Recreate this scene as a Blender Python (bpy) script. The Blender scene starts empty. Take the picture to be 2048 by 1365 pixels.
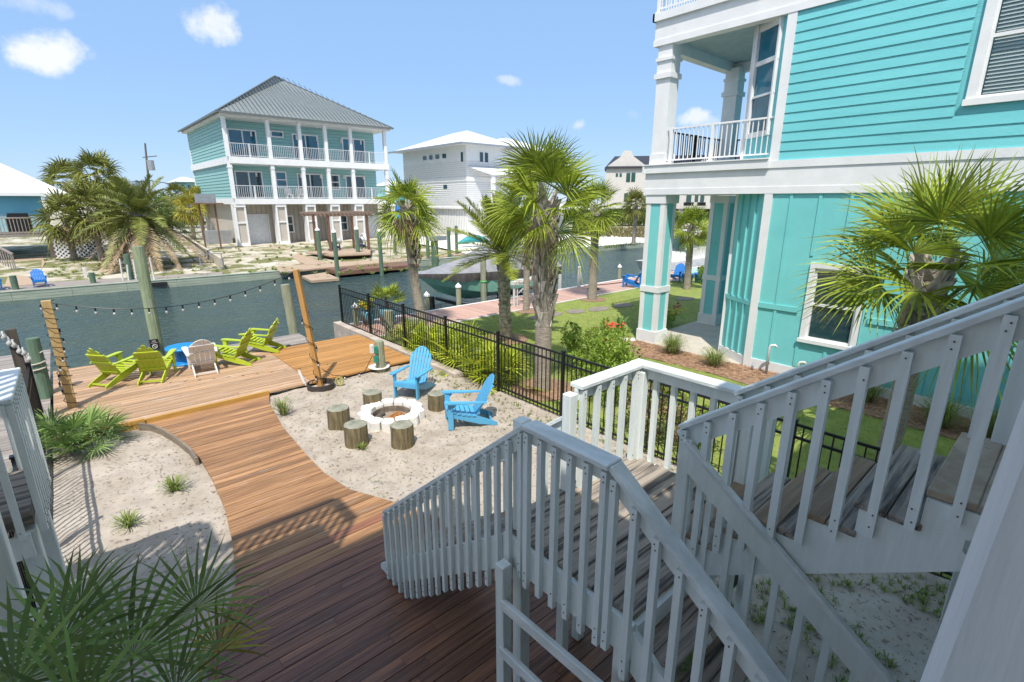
import bpy, math, random
from mathutils import Vector as V, Matrix
R = math.radians
rng = random.Random(7)
C = bpy.context.scene.collection
PI = math.pi

# ------------------------------------------------------------------ survey helpers (photo pixel + known plane -> place)
EYE = V((0, 0, 4.2)); AZ = R(41.5); PT = R(15.63); FPX = 1004.0
_F = V((math.sin(AZ)*math.cos(PT), math.cos(AZ)*math.cos(PT), -math.sin(PT)))
_R = V((math.cos(AZ), -math.sin(AZ), 0)); _U = _R.cross(_F)
def ray(x, y): return _F*FPX + _R*(x-1024) - _U*(y-682.5)
def G(x, y, z=0.0):
    d = ray(x, y); return EYE + d*((z-4.2)/d.z)
def WX(x, y, X):
    d = ray(x, y); return EYE + d*(X/d.x)
def WY(x, y, Y):
    d = ray(x, y); return EYE + d*(Y/d.y)

# ------------------------------------------------------------------ materials
def M(name, col, rough=.6, col2=None, scale=4., stretch=(1, 1, 1), bump=0., bscale=None, island=0., metal=0., spec=.5, detail=6., lo=.35, hi=.65, coat=0., trans=0., speck=None):
    m = bpy.data.materials.new(name); m.use_nodes = True
    nt = m.node_tree; N = nt.nodes; L = nt.links
    b = N['Principled BSDF']
    b.inputs['Roughness'].default_value = rough; b.inputs['Metallic'].default_value = metal
    b.inputs['Specular IOR Level'].default_value = spec; b.inputs['Coat Weight'].default_value = coat
    tc = N.new('ShaderNodeTexCoord'); mp = N.new('ShaderNodeMapping'); mp.inputs['Scale'].default_value = stretch
    L.new(tc.outputs['Object'], mp.inputs['Vector'])
    vec = mp.outputs['Vector']
    geo = N.new('ShaderNodeNewGeometry')
    if island:
        ad = N.new('ShaderNodeVectorMath'); ad.operation = 'ADD'
        mu = N.new('ShaderNodeMath'); mu.operation = 'MULTIPLY'; mu.inputs[1].default_value = 60.
        L.new(geo.outputs['Random Per Island'], mu.inputs[0]); L.new(vec, ad.inputs[0]); L.new(mu.outputs[0], ad.inputs[1]); vec = ad.outputs[0]
    no = N.new('ShaderNodeTexNoise'); no.inputs['Scale'].default_value = scale; no.inputs['Detail'].default_value = detail
    no.inputs['Roughness'].default_value = .62
    L.new(vec, no.inputs['Vector'])
    cr = N.new('ShaderNodeValToRGB'); cr.color_ramp.elements[0].position = lo; cr.color_ramp.elements[1].position = hi
    c2 = col2 or tuple(c*.82 for c in col)
    cr.color_ramp.elements[0].color = (*c2, 1); cr.color_ramp.elements[1].color = (*col, 1)
    L.new(no.outputs['Fac'], cr.inputs['Fac'])
    out = cr.outputs['Color']
    if speck:
        scol, ssc, th = speck
        n3 = N.new('ShaderNodeTexNoise'); n3.inputs['Scale'].default_value = ssc; n3.inputs['Detail'].default_value = 5; n3.inputs['Roughness'].default_value = .7
        L.new(mp.outputs['Vector'], n3.inputs['Vector'])
        r3 = N.new('ShaderNodeMapRange'); r3.inputs['From Min'].default_value = th; r3.inputs['From Max'].default_value = th+.05
        L.new(n3.outputs['Fac'], r3.inputs['Value'])
        mx = N.new('ShaderNodeMix'); mx.data_type = 'RGBA'
        L.new(r3.outputs['Result'], mx.inputs[0]); L.new(out, mx.inputs[6]); mx.inputs[7].default_value = (*scol, 1); out = mx.outputs[2]
    if island:
        mr = N.new('ShaderNodeMapRange'); mr.inputs['To Min'].default_value = 1-island; mr.inputs['To Max'].default_value = 1+island*.8
        L.new(geo.outputs['Random Per Island'], mr.inputs['Value'])
        vm = N.new('ShaderNodeVectorMath'); vm.operation = 'SCALE'
        L.new(out, vm.inputs[0]); L.new(mr.outputs['Result'], vm.inputs['Scale']); out = vm.outputs[0]
    L.new(out, b.inputs['Base Color'])
    if bump:
        n2 = N.new('ShaderNodeTexNoise'); n2.inputs['Scale'].default_value = bscale or scale*3; n2.inputs['Detail'].default_value = 6
        L.new(vec, n2.inputs['Vector'])
        bp = N.new('ShaderNodeBump'); bp.inputs['Strength'].default_value = bump; bp.inputs['Distance'].default_value = .02
        L.new(n2.outputs['Fac'], bp.inputs['Height']); L.new(bp.outputs['Normal'], b.inputs['Normal'])
    if trans:
        tl = N.new('ShaderNodeBsdfTranslucent'); ms = N.new('ShaderNodeMixShader'); ms.inputs[0].default_value = trans
        L.new(out, tl.inputs['Color']); L.new(b.outputs[0], ms.inputs[1]); L.new(tl.outputs[0], ms.inputs[2])
        L.new(ms.outputs[0], N['Material Output'].inputs['Surface'])
    return m

WHITE = M('white_paint_worn', (.77, .82, .80), .5, (.67, .72, .70), 7, (1.6, 1.6, .25), .3, 16, speck=((.2, .19, .16), 20, .70))
WHITE2 = M('white_paint_clean', (.80, .80, .80), .5, (.73, .73, .73), 2, bump=.08, bscale=40)
CAPW = M('white_rail_paint', (.80, .84, .83), .5, (.56, .60, .59), 6, (1, .35, 1), .3, 24, speck=((.16, .15, .13), 16, .71))
TEAL = M('teal_siding', (.17, .57, .60), .6, (.145, .51, .54), 1.1, (1, .6, 3), .2, 20, speck=((.14, .45, .45), 3.5, .66))
TEALP = M('teal_panel', (.20, .61, .61), .6, (.17, .55, .55), .9, bump=.15, bscale=30, speck=((.15, .46, .44), 3.0, .66))
AQUA = M('aqua_siding', (.29, .53, .52), .6, (.27, .50, .49), 2)
BLUEH = M('sky_blue_siding', (.20, .52, .64), .6, (.18, .48, .60), 1)
TAN = M('tan_panel', (.50, .455, .40), .7, (.45, .41, .36), 2)
SLATE = M('grey_metal_roof', (.22, .245, .245), .5, (.19, .215, .215), 1.2, metal=.1)
ROOFW = M('white_metal_roof', (.72, .74, .76), .4, (.62, .65, .68), 1.5)
DARKROOF = M('dark_roof', (.035, .035, .045), .5)
STUCCO = M('white_stucco', (.62, .59, .55), .8, (.56, .53, .49), 2)
BSID = M('white_siding', (.82, .82, .81), .6, (.76, .76, .76), 1.5)
DECKR = M('red_deck_boards', (.29, .125, .065), .42, (.12, .052, .032), 5, (.25, 5, 5), .5, 9, island=.30, speck=((.30, .22, .17), 4.5, .65), spec=.4)  # darker, redder boards for the rows nearest the house
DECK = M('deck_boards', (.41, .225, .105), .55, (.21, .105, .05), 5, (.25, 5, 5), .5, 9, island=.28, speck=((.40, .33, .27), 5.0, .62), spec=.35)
DOCKM = M('dock_boards', (.47, .305, .185), .7, (.32, .20, .12), 4, (.22, 5, 5), .5, 9, island=.2, speck=((.50, .42, .36), 4.5, .58), spec=.3)
NEWDECK = M('new_deck_boards', (.46, .24, .08), .65, (.34, .165, .05), 3.5, (.3, 5, 5), .3, 9, island=.14, spec=.3)
GREYD = M('grey_dock_boards', (.33, .29, .265), .8, (.20, .175, .155), 5, (.3, 4, 4), .5, 9, island=.25)
PINKD = M('composite_boards', (.52, .33, .26), .7, (.46, .29, .23), 3, (.3, 4, 4), .1, 9, island=.12)
TIMBER = M('weathered_tread', (.29, .245, .20), .8, (.05, .044, .042), 3.6, (.35, 5.5, 5.5), 1., 6, island=.35, lo=.37, hi=.55)
TIMBER_NEW = M('newer_tread', (.30, .21, .13), .75, (.19, .135, .09), 4, (.5, 9, 9), .4, 9, island=.15)
PLY = M('plywood_landing', (.50, .40, .30), .7, (.34, .25, .17), 5, bump=.4, bscale=20, speck=((.12, .11, .10), 12, .66))
POSTN = M('new_post_wood', (.50, .27, .085), .65, (.38, .19, .055), 3, (5, 5, .4), .2)
POSTY = M('yellow_post_wood', (.52, .36, .16), .65, (.42, .28, .12), 3, (5, 5, .4), .2)
OCHRE = M('ochre_trim_board', (.50, .29, .07), .7, (.38, .21, .05), 4, (.4, 4, 4), .2)
CURB = M('grey_curb_board', (.26, .21, .16), .8, (.15, .12, .09), 5, (.6, .6, 6), .4)
PILE = M('treated_piling', (.36, .36, .25), .85, (.19, .21, .14), 3, (6, 6, .6), .8, 8, lo=.3, hi=.7)
PILEG = M('green_piling', (.12, .19, .13), .85, (.07, .12, .08), 3, (4, 4, .6), .5, 8)
DARKW = M('dark_timber', (.10, .085, .07), .85, (.05, .042, .036), 4, (6, 6, .6), .5)
BROWNW = M('brown_dock_timber', (.20, .105, .07), .7, (.14, .075, .05), 4, (.4, 5, 5), .2)
TANW = M('tan_boardwalk', (.42, .31, .22), .8, (.35, .26, .185), 4, (.5, 3, 3), .2)
BULK = M('bulkhead_boards', (.36, .41, .33), .8, (.26, .30, .24), 2, (.5, 1, 5), .4, speck=((.20, .09, .04), 3, .70))
BULKD = M('old_bulkhead_cap', (.17, .14, .115), .85, (.11, .09, .07), 3, (.5, 3, 3), .4)
CONC = M('concrete', (.52, .47, .39), .85, (.45, .40, .33), 3, bump=.15)
STONEC = M('seawall_cap', (.50, .43, .37), .85, (.36, .30, .25), 4, (.6, .6, 1), .6, 12)
SANDM = M('sand', (.43, .375, .315), .95, (.30, .25, .20), 1.6, bump=1.0, bscale=9, lo=.3, hi=.62, speck=((.20, .15, .105), 14, .575))
FARG = M('far_sand_grass', (.56, .52, .45), .95, (.34, .29, .20), .7, bump=.5, bscale=3, speck=((.15, .155, .055), .45, .49))
WSAND = M('white_sand', (.78, .76, .71), .95, (.70, .67, .61), .8, bump=.3, bscale=4)
LAWN = M('lawn', (.27, .31, .07), .95, (.17, .22, .045), 3.2, bump=1.0, bscale=40, lo=.3, hi=.7)
MULCH = M('pine_straw_mulch', (.34, .21, .14), .95, (.20, .12, .075), 12, bump=1.0, bscale=30)
ASPH = M('asphalt', (.16, .155, .15), .9)
BLACK = M('black_metal', (.012, .012, .014), .4, metal=.2)
BLK = M('black_plastic', (.012, .012, .012), .45)
GLASS = M('window_glass', (.022, .065, .085), .04, (.010, .032, .045), .35, spec=1.)
GLASSB = M('blue_window_glass', (.02, .16, .24), .05, (.008, .07, .12), .4, spec=.9)
GLASSG = M('green_window_glass', (.03, .09, .07), .1, spec=.8)
BULB = M('clear_bulb', (.42, .43, .42), .06, spec=.9)
BLIND = M('window_blinds', (.60, .62, .60), .4, (.52, .55, .53), 1, (.2, .2, 2), spec=.9)
LIME = M('lime_paint', (.42, .52, .035), .42, (.37, .46, .03), 2)
BLUEC = M('light_blue_plastic', (.10, .39, .64), .42, (.085, .34, .57), 2)
BLUEA = M('bright_blue_paint', (.015, .19, .56), .4, (.012, .16, .48), 2)
SPOOL = M('spool_blue', (.006, .235, .62), .4, (.005, .2, .54), 3)
PLAW = M('white_plastic', (.70, .67, .64), .45, (.62, .59, .56), 2)
NAVY = M('navy_plastic', (.015, .03, .09), .5)
STUMP = M('log_side', (.20, .16, .085), .85, (.075, .058, .03), 3, (7, 7, 1.2), 1., 6, lo=.35, hi=.62)
STUMPT = M('log_top', (.33, .32, .26), .85, (.16, .16, .11), 5, bump=.5, bscale=14)
STONE = M('white_painted_block', (.78, .77, .74), .75, (.66, .64, .60), 5, bump=.6, bscale=10)
BRICK = M('pit_lining', (.25, .20, .16), .9, (.10, .085, .07), 5, bump=.6)
ASH = M('pit_ash', (.34, .28, .22), .95, (.2, .16, .12), 6, bump=.6)
EMB = M('orange_log', (.42, .17, .035), .8, (.22, .09, .03), 8, bump=.6)
ROCK = M('dark_rock', (.12, .105, .09), .9, (.07, .06, .05), 6, bump=.5)
FROND = M('palm_leaf', (.36, .42, .045), .5, (.16, .23, .022), 2.2, island=.55, trans=.28, spec=.3)
FRONDB = M('palm_leaf_bluegreen', (.25, .37, .10), .45, (.13, .22, .06), 2, island=.45, trans=.22)
FRONDY = M('palm_leaf_yellow', (.62, .62, .05), .5, (.32, .44, .035), 2, island=.45, trans=.35)
FRONDD = M('dead_palm_leaf', (.42, .31, .19), .85, (.24, .17, .10), 3, island=.4, trans=.1)
FRONDO = M('orange_palm_leaf', (.50, .40, .05), .55, (.25, .27, .035), 1.5, island=.5, trans=.3)
OLIVE = M('olive_palm_leaf', (.24, .25, .055), .6, (.12, .14, .03), 1.5, island=.5, trans=.2, spec=.2)
DATEL = M('date_palm_leaf', (.36, .39, .05), .5, (.15, .21, .025), 2, island=.4, trans=.3, spec=.3)
TRUNK = M('palm_trunk', (.40, .35, .29), .9, (.22, .185, .15), 3, (2, 2, 14), 1., 6)
BOOT = M('palm_boot', (.56, .51, .43), .85, (.27, .23, .19), 4, bump=.6, island=.35)
BUSH = M('shrub_leaf', (.32, .44, .055), .55, (.17, .27, .035), 3, island=.5, trans=.3)
HEDGE = M('hedge_leaf', (.15, .23, .035), .6, (.08, .13, .022), 1, island=.5, trans=.2)
GRASSY = M('grass_blade', (.30, .36, .10), .7, (.19, .26, .06), 3, island=.4, trans=.3)
DRYG = M('dry_grass_blade', (.34, .26, .13), .8, (.22, .16, .08), 3, island=.4, trans=.2)
MARSH = M('marsh_grass', (.25, .215, .10), .9, (.16, .14, .06), 1.5, island=.4, trans=.2)
REDF = M('red_petals', (.75, .06, .03), .6, island=.2)
PINKF = M('pink_petals', (.60, .10, .12), .6, island=.3)
YELF = M('yellow_petals', (.80, .55, .02), .6, island=.2)
WHF = M('pale_petals', (.65, .60, .55), .6, island=.2)
COVER = M('boat_cover_cloth', (.27, .275, .30), .75, (.20, .205, .225), 2.5, (1, 1, 1), .5, 3)
COVERD = M('boat_cover_skirt', (.12, .11, .11), .75, (.06, .055, .055), 2.5, (4, 1, .6), 1., 3)
HULL = M('seafoam_hull', (.26, .52, .42), .25, coat=.4)
BOATW = M('white_gelcoat', (.74, .75, .75), .25, coat=.3)
POTB = M('blue_glazed_pot', (.08, .33, .46), .35, (.16, .12, .07), 2.2, (2, 2, .6), lo=.4, hi=.55)
SOIL = M('soil', (.05, .035, .025), .95)
ROPE = M('pale_rope', (.52, .48, .40), .8)
GREENB = M('green_box', (.02, .28, .21), .5)
PIPE = M('white_pipe', (.72, .72, .70), .4)
PAVER = M('stepping_stone', (.26, .22, .19), .85, (.2, .17, .145), 4, bump=.5)
RUST = M('steel_ring', (.055, .045, .04), .7)
CEIL = M('pale_blue_ceiling', (.36, .47, .50), .7)
SIGNB = M('sign_black', (.01, .01, .01), .5)
SIGNW = M('sign_white', (.75, .75, .75), .5)
POLEW = M('utility_pole_wood', (.14, .12, .10), .9)
GALV = M('galvanised_steel', (.40, .42, .44), .45, metal=.5)
BARK = M('bark', (.14, .10, .07), .9)

def water_mat():
    m = bpy.data.materials.new('canal_water'); m.use_nodes = True
    nt = m.node_tree; N = nt.nodes; L = nt.links; b = N['Principled BSDF']
    b.inputs['Roughness'].default_value = .1; b.inputs['IOR'].default_value = 1.33
    tc = N.new('ShaderNodeTexCoord')
    mp = N.new('ShaderNodeMapping'); mp.inputs['Scale'].default_value = (1., 2.0, 1); mp.inputs['Rotation'].default_value = (0, 0, R(-30))
    L.new(tc.outputs['Object'], mp.inputs['Vector'])
    n0 = N.new('ShaderNodeTexNoise'); n0.inputs['Scale'].default_value = .16; n0.inputs['Detail'].default_value = 3
    L.new(mp.outputs[0], n0.inputs['Vector'])
    cr = N.new('ShaderNodeValToRGB'); cr.color_ramp.elements[0].position = .35; cr.color_ramp.elements[1].position = .65
    cr.color_ramp.elements[0].color = (.050, .078, .066, 1); cr.color_ramp.elements[1].color = (.034, .066, .072, 1)
    L.new(n0.outputs['Fac'], cr.inputs['Fac']); L.new(cr.outputs[0], b.inputs['Base Color'])
    n1 = N.new('ShaderNodeTexNoise'); n1.inputs['Scale'].default_value = 2.0; n1.inputs['Detail'].default_value = 3; n1.inputs['Roughness'].default_value = .5; n1.inputs['Distortion'].default_value = .6
    L.new(mp.outputs[0], n1.inputs['Vector'])
    bp = N.new('ShaderNodeBump'); bp.inputs['Strength'].default_value = .6; bp.inputs['Distance'].default_value = .4
    L.new(n1.outputs['Fac'], bp.inputs['Height']); L.new(bp.outputs[0], b.inputs['Normal'])
    return m
WATER = water_mat()

# ------------------------------------------------------------------ mesh builder
ORG = {}
class MB:
    def __init__(s): s.v = []; s.f = []; s.mi = []; s.m = 0
    def add(s, vs, fs):
        o = len(s.v); s.v.extend([tuple(p) for p in vs])
        for f in fs: s.f.append([i+o for i in f]); s.mi.append(s.m)
        return s
    def box(s, x0, x1, y0, y1, z0, z1):
        vs = [(x, y, z) for z in (z0, z1) for x, y in ((x0, y0), (x1, y0), (x1, y1), (x0, y1))]
        return s.add(vs, [(3, 2, 1, 0), (4, 5, 6, 7), (0, 1, 5, 4), (1, 2, 6, 5), (2, 3, 7, 6), (3, 0, 4, 7)])
    def bar(s, a, b, w, h, up=V((0, 0, 1))):
        a = V(a); b = V(b); d = (b-a).normalized(); up = V(up)
        r = d.cross(up)
        if r.length < 1e-4: r = d.cross(V((0, 1, 0)))
        r.normalize(); u = r.cross(d)
        vs = [p + r*(sx*w/2) + u*(sz*h/2) for p in (a, b) for sx, sz in ((-1, -1), (1, -1), (1, 1), (-1, 1))]
        return s.add(vs, [(3, 2, 1, 0), (4, 5, 6, 7), (0, 1, 5, 4), (1, 2, 6, 5), (2, 3, 7, 6), (3, 0, 4, 7)])
    def tube(s, pts, rad, n=8, cap=True):
        pts = [V(p) for p in pts]; k = len(pts)
        if not hasattr(rad, '__len__'): rad = [rad]*k
        vs = []; ref = V((1, 0, 0))
        for i, p in enumerate(pts):
            d = (pts[min(i+1, k-1)]-pts[max(i-1, 0)]).normalized()
            if abs(d.dot(ref)) > .95: ref = V((0, 1, 0)) if abs(d.y) < .9 else V((0, 0, 1))
            a = d.cross(ref).normalized(); b = d.cross(a)
            for j in range(n):
                t = 2*PI*j/n; vs.append(p + (a*math.cos(t)+b*math.sin(t))*rad[i])
        fs = [(i*n+j, i*n+(j+1) % n, (i+1)*n+(j+1) % n, (i+1)*n+j) for i in range(k-1) for j in range(n)]
        if cap: fs += [tuple(range(n-1, -1, -1)), tuple((k-1)*n+j for j in range(n))]
        return s.add(vs, fs)
    def lathe(s, c, prof, n=16):
        c = V(c); vs = []
        for r, z in prof:
            for j in range(n):
                t = 2*PI*j/n; vs.append(c+V((r*math.cos(t), r*math.sin(t), z)))
        k = len(prof)
        fs = [(i*n+j, i*n+(j+1) % n, (i+1)*n+(j+1) % n, (i+1)*n+j) for i in range(k-1) for j in range(n)]
        fs += [tuple(range(n-1, -1, -1)), tuple((k-1)*n+j for j in range(n))]
        return s.add(vs, fs)
    def prism(s, poly, z0, z1):
        n = len(poly)
        vs = [(p[0], p[1], z0) for p in poly]+[(p[0], p[1], z1) for p in poly]
        return s.add(vs, [tuple(range(n-1, -1, -1)), tuple(range(n, 2*n))]+[(i, (i+1) % n, n+(i+1) % n, n+i) for i in range(n)])
    def ext(s, poly, off):                       # polygon of 3-D points extruded by off
        n = len(poly); off = V(off)
        vs = [V(p) for p in poly]+[V(p)+off for p in poly]
        return s.add(vs, [tuple(range(n-1, -1, -1)), tuple(range(n, 2*n))]+[(i, (i+1) % n, n+(i+1) % n, n+i) for i in range(n)])
    def build(s, name, mats, parent=None, smooth=False, org=None, bevel=0):
        me = bpy.data.meshes.new(name)
        if parent is not None: o0 = ORG.get(parent.name, V((0, 0, 0)))
        elif org is not None: o0 = V(org)
        else:
            xs = [p[0] for p in s.v]; ys = [p[1] for p in s.v]; zs = [p[2] for p in s.v]
            o0 = V(((min(xs)+max(xs))/2, (min(ys)+max(ys))/2, min(zs)))
        me.from_pydata([(p[0]-o0.x, p[1]-o0.y, p[2]-o0.z) for p in s.v], [], s.f)
        if not isinstance(mats, (list, tuple)): mats = [mats]
        for m in mats: me.materials.append(m)
        if len(mats) > 1: me.polygons.foreach_set('material_index', s.mi)
        if smooth: me.polygons.foreach_set('use_smooth', [True]*len(me.polygons))
        me.update()
        o = bpy.data.objects.new(name, me); C.objects.link(o)
        ORG[o.name] = o0
        if parent is not None: o.parent = parent
        else: o.location = o0
        if bevel:
            md = o.modifiers.new('bevel', 'BEVEL'); md.width = bevel; md.segments = 1; md.limit_method = 'ANGLE'
        return o
def tag(o, label, cat, group=None, kind=None):
    if label: o['label'] = label
    if cat: o['category'] = cat
    if group: o['group'] = group
    if kind: o['kind'] = kind
    return o
def thing(name, label, cat, loc=(0, 0, 0), group=None):
    o = bpy.data.objects.new(name, None); C.objects.link(o); o.empty_display_size = .2
    o.location = loc; ORG[o.name] = V(loc); return tag(o, label, cat, group)
def struct(o, label=None): o['kind'] = 'structure'; return o
def dup(root, loc, rz=0, label=None, group=None):
    r = root.copy(); C.objects.link(r); r.location = loc; r.rotation_euler = (0, 0, rz)
    if label: r['label'] = label
    if group: r['group'] = group
    for ch in list(root.children):
        c = ch.copy(); C.objects.link(c); c.parent = r
        for g in ch.children:
            d = g.copy(); C.objects.link(d); d.parent = c
    return r
def lerp(a, b, t): return V(a)*(1-t)+V(b)*t

# ================================================================== TERRAIN
WZ = -.8
mb = MB(); mb.add([(-900, -60, WZ), (900, -60, WZ), (900, 300, WZ), (-900, 300, WZ)], [(0, 1, 2, 3)])
struct(mb.build('canal_water', WATER, org=(0, 0, WZ)))
def sheet(name, poly, z, mat, org=(0, 0, 0), seg=None):
    m = MB(); m.add([(p[0], p[1], p[2] if len(p) > 2 else z) for p in poly], [tuple(range(len(poly)))])
    return struct(m.build(name, mat, org=org))
def farbank(x): return 36.3-.073*(x-0)   # bulkhead line across the canal
# far ground: slopes up from the bulkhead then runs flat to the horizon
m = MB(); xs = [-900, -60, -20, 0, 10, 20, 27, 35, 45, 60, 80, 900]
rows = []
for k, (dy, z) in enumerate(((.12, -.42), (4, -.25), (9, -.06), (14, .0), (40, .02), (2600, .02))):
    rows.append([(x, (farbank(max(-60, min(80, x)))+dy) if dy < 1000 else 2600, z) for x in xs])
n = len(xs)
for r0 in rows: m.v.extend(r0)
for i in range(len(rows)-1):
    for j in range(n-1): m.f.append([i*n+j, i*n+j+1, (i+1)*n+j+1, (i+1)*n+j]); m.mi.append(0)
struct(m.build('far_ground', FARG, org=(0, 0, 0), smooth=True))
# white beach in front of the white house
def fz(y, x): # far ground height
    d = y-farbank(x)
    pts = [(.12, -.42), (4, -.25), (9, -.06), (14, 0), (40, .02)]
    for (a, za), (b, zb) in zip(pts, pts[1:]):
        if d <= b: return za+(zb-za)*max(0, (d-a))/(b-a)
    return .02
m = MB(); cols = [26.5, 30, 34, 38, 42, 46, 50, 54]; tops = [48, 52, 53, 53, 51, 49, 44, 36]
for x, t in zip(cols, tops):
    y0 = farbank(x)+.15
    for k in range(9):
        y = y0+(max(t, y0+.3)-y0)*k/8; m.v.append((x, y, fz(y, x)+.03+.12*math.sin(PI*k/8)))
for i in range(len(cols)-1):
    for k in range(8): m.f.append([i*9+k, (i+1)*9+k, (i+1)*9+k+1, i*9+k+1]); m.mi.append(0)
struct(m.build('white_beach', WSAND, org=(0, 0, 0), smooth=True))
sheet('road', [(-300, 92), (300, 92), (300, 99), (-300, 99)], .04, ASPH)

# near ground (sand yard), gently bumpy
import mathutils.noise as mn
def bumpz(x, y): return .036*abs(mn.noise(V((x*2.6, y*2.6, 11))))+.030*mn.noise(V((x*1.3, y*1.3, 3)))+.016*mn.noise(V((x*4.5, y*4.5, 7)))+.010*mn.noise(V((x*9, y*9, 1)))
m = MB(); nx, ny = 190, 250; X0, X1, Y0, Y1 = -.75, 6.93, -3, 11.42
for j in range(ny+1):
    for i in range(nx+1):
        x = X0+(X1-X0)*i/nx; y = Y0+(Y1-Y0)*j/ny
        m.v.append((x, y, bumpz(x, y)-.01))
for j in range(ny):
    for i in range(nx):
        a = j*(nx+1)+i; m.f.append([a, a+1, a+nx+2, a+nx+1]); m.mi.append(0)
struct(m.build('sand_yard', SANDM, org=(0, 0, 0), smooth=True))
m = MB(); m.box(-60, -.76, -40, 11.9, -.9, -.02); m.box(-.76, 60, -40, -2.98, -.9, -.02); m.box(6.94, 60, -2.97, 14.38, -.9, -.02)
struct(m.build('near_ground', SANDM, org=(0, 0, 0)))
sheet('lawn', [(6.96, -2.9), (40, -2.9), (40, 14.36), (6.96, 14.36)], .015, LAWN)
mulch = [(12.6, -2.9), (12.87, -2.9), (12.87, 8.4), (11.9, 9.6), (11.3, 9.1), (11.5, 7.6), (11.7, 6.2), (11.5, 4.5), (11.6, 2.5), (11.5, .5), (11.6, -2.9)]
sheet('mulch_bed', [(p[0], p[1]) for p in mulch], .03, MULCH)
sheet('mulch_ring', [(7.72+.75*math.cos(t*PI/8), 7.65+.75*math.sin(t*PI/8)) for t in range(16)], .027, MULCH)
sheet('mulch_ring', [(9.92+.7*math.cos(t*PI/8), 11.5+.7*math.sin(t*PI/8)) for t in range(16)], .027, MULCH)
for cx, cy in ((17.04, 13.95), (13.35, 14.05)):
    sheet('mulch_ring', [(cx+.6*math.cos(t*PI/8), min(14.34, cy+.6*math.sin(t*PI/8))) for t in range(16)], .027, MULCH)
m = MB(); m.prism([(12.8, 5.45), (17.3, 5.45), (17.3, 8.75), (12.8, 8.7)], 0, .045)
struct(m.build('patio_slab', CONC, org=(12.8, 5.4, 0)))
# bulkheads
m = MB()
for k in range(5):
    for i in range(-12, 40):
        xa, xb = i*2.4, i*2.4+2.39
        m.ext([(xa, farbank(xa)-.12, -1.2+k*.17), (xb, farbank(xb)-.12, -1.2+k*.17), (xb, farbank(xb)-.12, -1.04+k*.17), (xa, farbank(xa)-.12, -1.04+k*.17)], (0, .2, 0))
bulk = thing('bulkhead', 'long greenish timber bulkhead lining the far bank of the canal', 'bulkhead', (0, 36, -.8))
m.build('planks', BULK, bulk)
m = MB(); m.ext([(-29, farbank(-29)-.14, -.35), (95, farbank(95)-.14, -.35), (95, farbank(95)-.14, -.31), (-29, farbank(-29)-.14, -.31)], (0, .35, 0)); m.build('cap', BULK, bulk)
# board-laying helper
def boards(m, left, right, y0, y1, pitch, z0, z1, r, gap=.008):
    def xat(pl, y):
        for (xa, ya), (xb, yb) in zip(pl, pl[1:]):
            if min(ya, yb)-1e-6 <= y <= max(ya, yb)+1e-6:
                return xa+(xb-xa)*((y-ya)/(yb-ya) if yb != ya else 0)
        return None
    y = y0
    while y < y1-.02:
        ya, yb = y+gap/2, min(y+pitch, y1)-gap/2
        l0, l1, r0, r1 = xat(left, ya), xat(left, yb), xat(right, ya), xat(right, yb)
        if None not in (l0, l1, r0, r1) and min(r0, r1) > max(l0, l1)+.05:
            dz = r.uniform(-.003, .003); cuts = [0]
            w = (r0-l0)
            if w > 2.6:
                t = r.uniform(.15, .8); cuts += [t]
            cuts += [1]
            for a, b in zip(cuts, cuts[1:]):
                e = .0015/w
                pa, pb = l0+(r0-l0)*(a+e), l0+(r0-l0)*(b-e); qa, qb = l1+(r1-l1)*(a+e), l1+(r1-l1)*(b-e)
                vs = [(pa, ya, z0), (pb, ya, z0), (qb, yb, z0), (qa, yb, z0), (pa, ya, z1+dz), (pb, ya, z1+dz), (qb, yb, z1+dz), (qa, yb, z1+dz)]
                m.add(vs, [(3, 2, 1, 0), (4, 5, 6, 7), (0, 1, 5, 4), (1, 2, 6, 5), (2, 3, 7, 6), (3, 0, 4, 7)])
        y += pitch
br = random.Random(3)
LEFTE = [(-.3, -1.6), (-.1, 1), (.15, 3), (.30, 4.6), (.80, 5.6), (.95, 6.43), (1.06, 7.31), (1.10, 8.24), (1.10, 9.16), (.98, 10.0), (.86, 10.7), (.58, 11.36)]
RIGHTE = [(3.38, -1.6), (3.36, 2.2), (3.33, 3.5), (3.25, 4.9), (2.91, 5.81), (2.57, 6.56), (2.47, 7.3), (2.48, 8.12), (2.54, 9.49), (2.71, 10.83), (2.86, 11.36)]
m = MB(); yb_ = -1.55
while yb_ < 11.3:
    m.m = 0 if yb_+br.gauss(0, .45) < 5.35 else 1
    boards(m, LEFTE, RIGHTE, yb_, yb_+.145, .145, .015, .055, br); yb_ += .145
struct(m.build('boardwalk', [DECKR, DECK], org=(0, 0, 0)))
m = MB(); m.add([(p[0]+.03, p[1], .03) for p in LEFTE]+[(p[0]-.03, p[1], .03) for p in reversed(RIGHTE)], [tuple(range(len(LEFTE)+len(RIGHTE)))])
struct(m.build('boardwalk_shadow_gap', DARKW, org=(0, 0, 0)))

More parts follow.
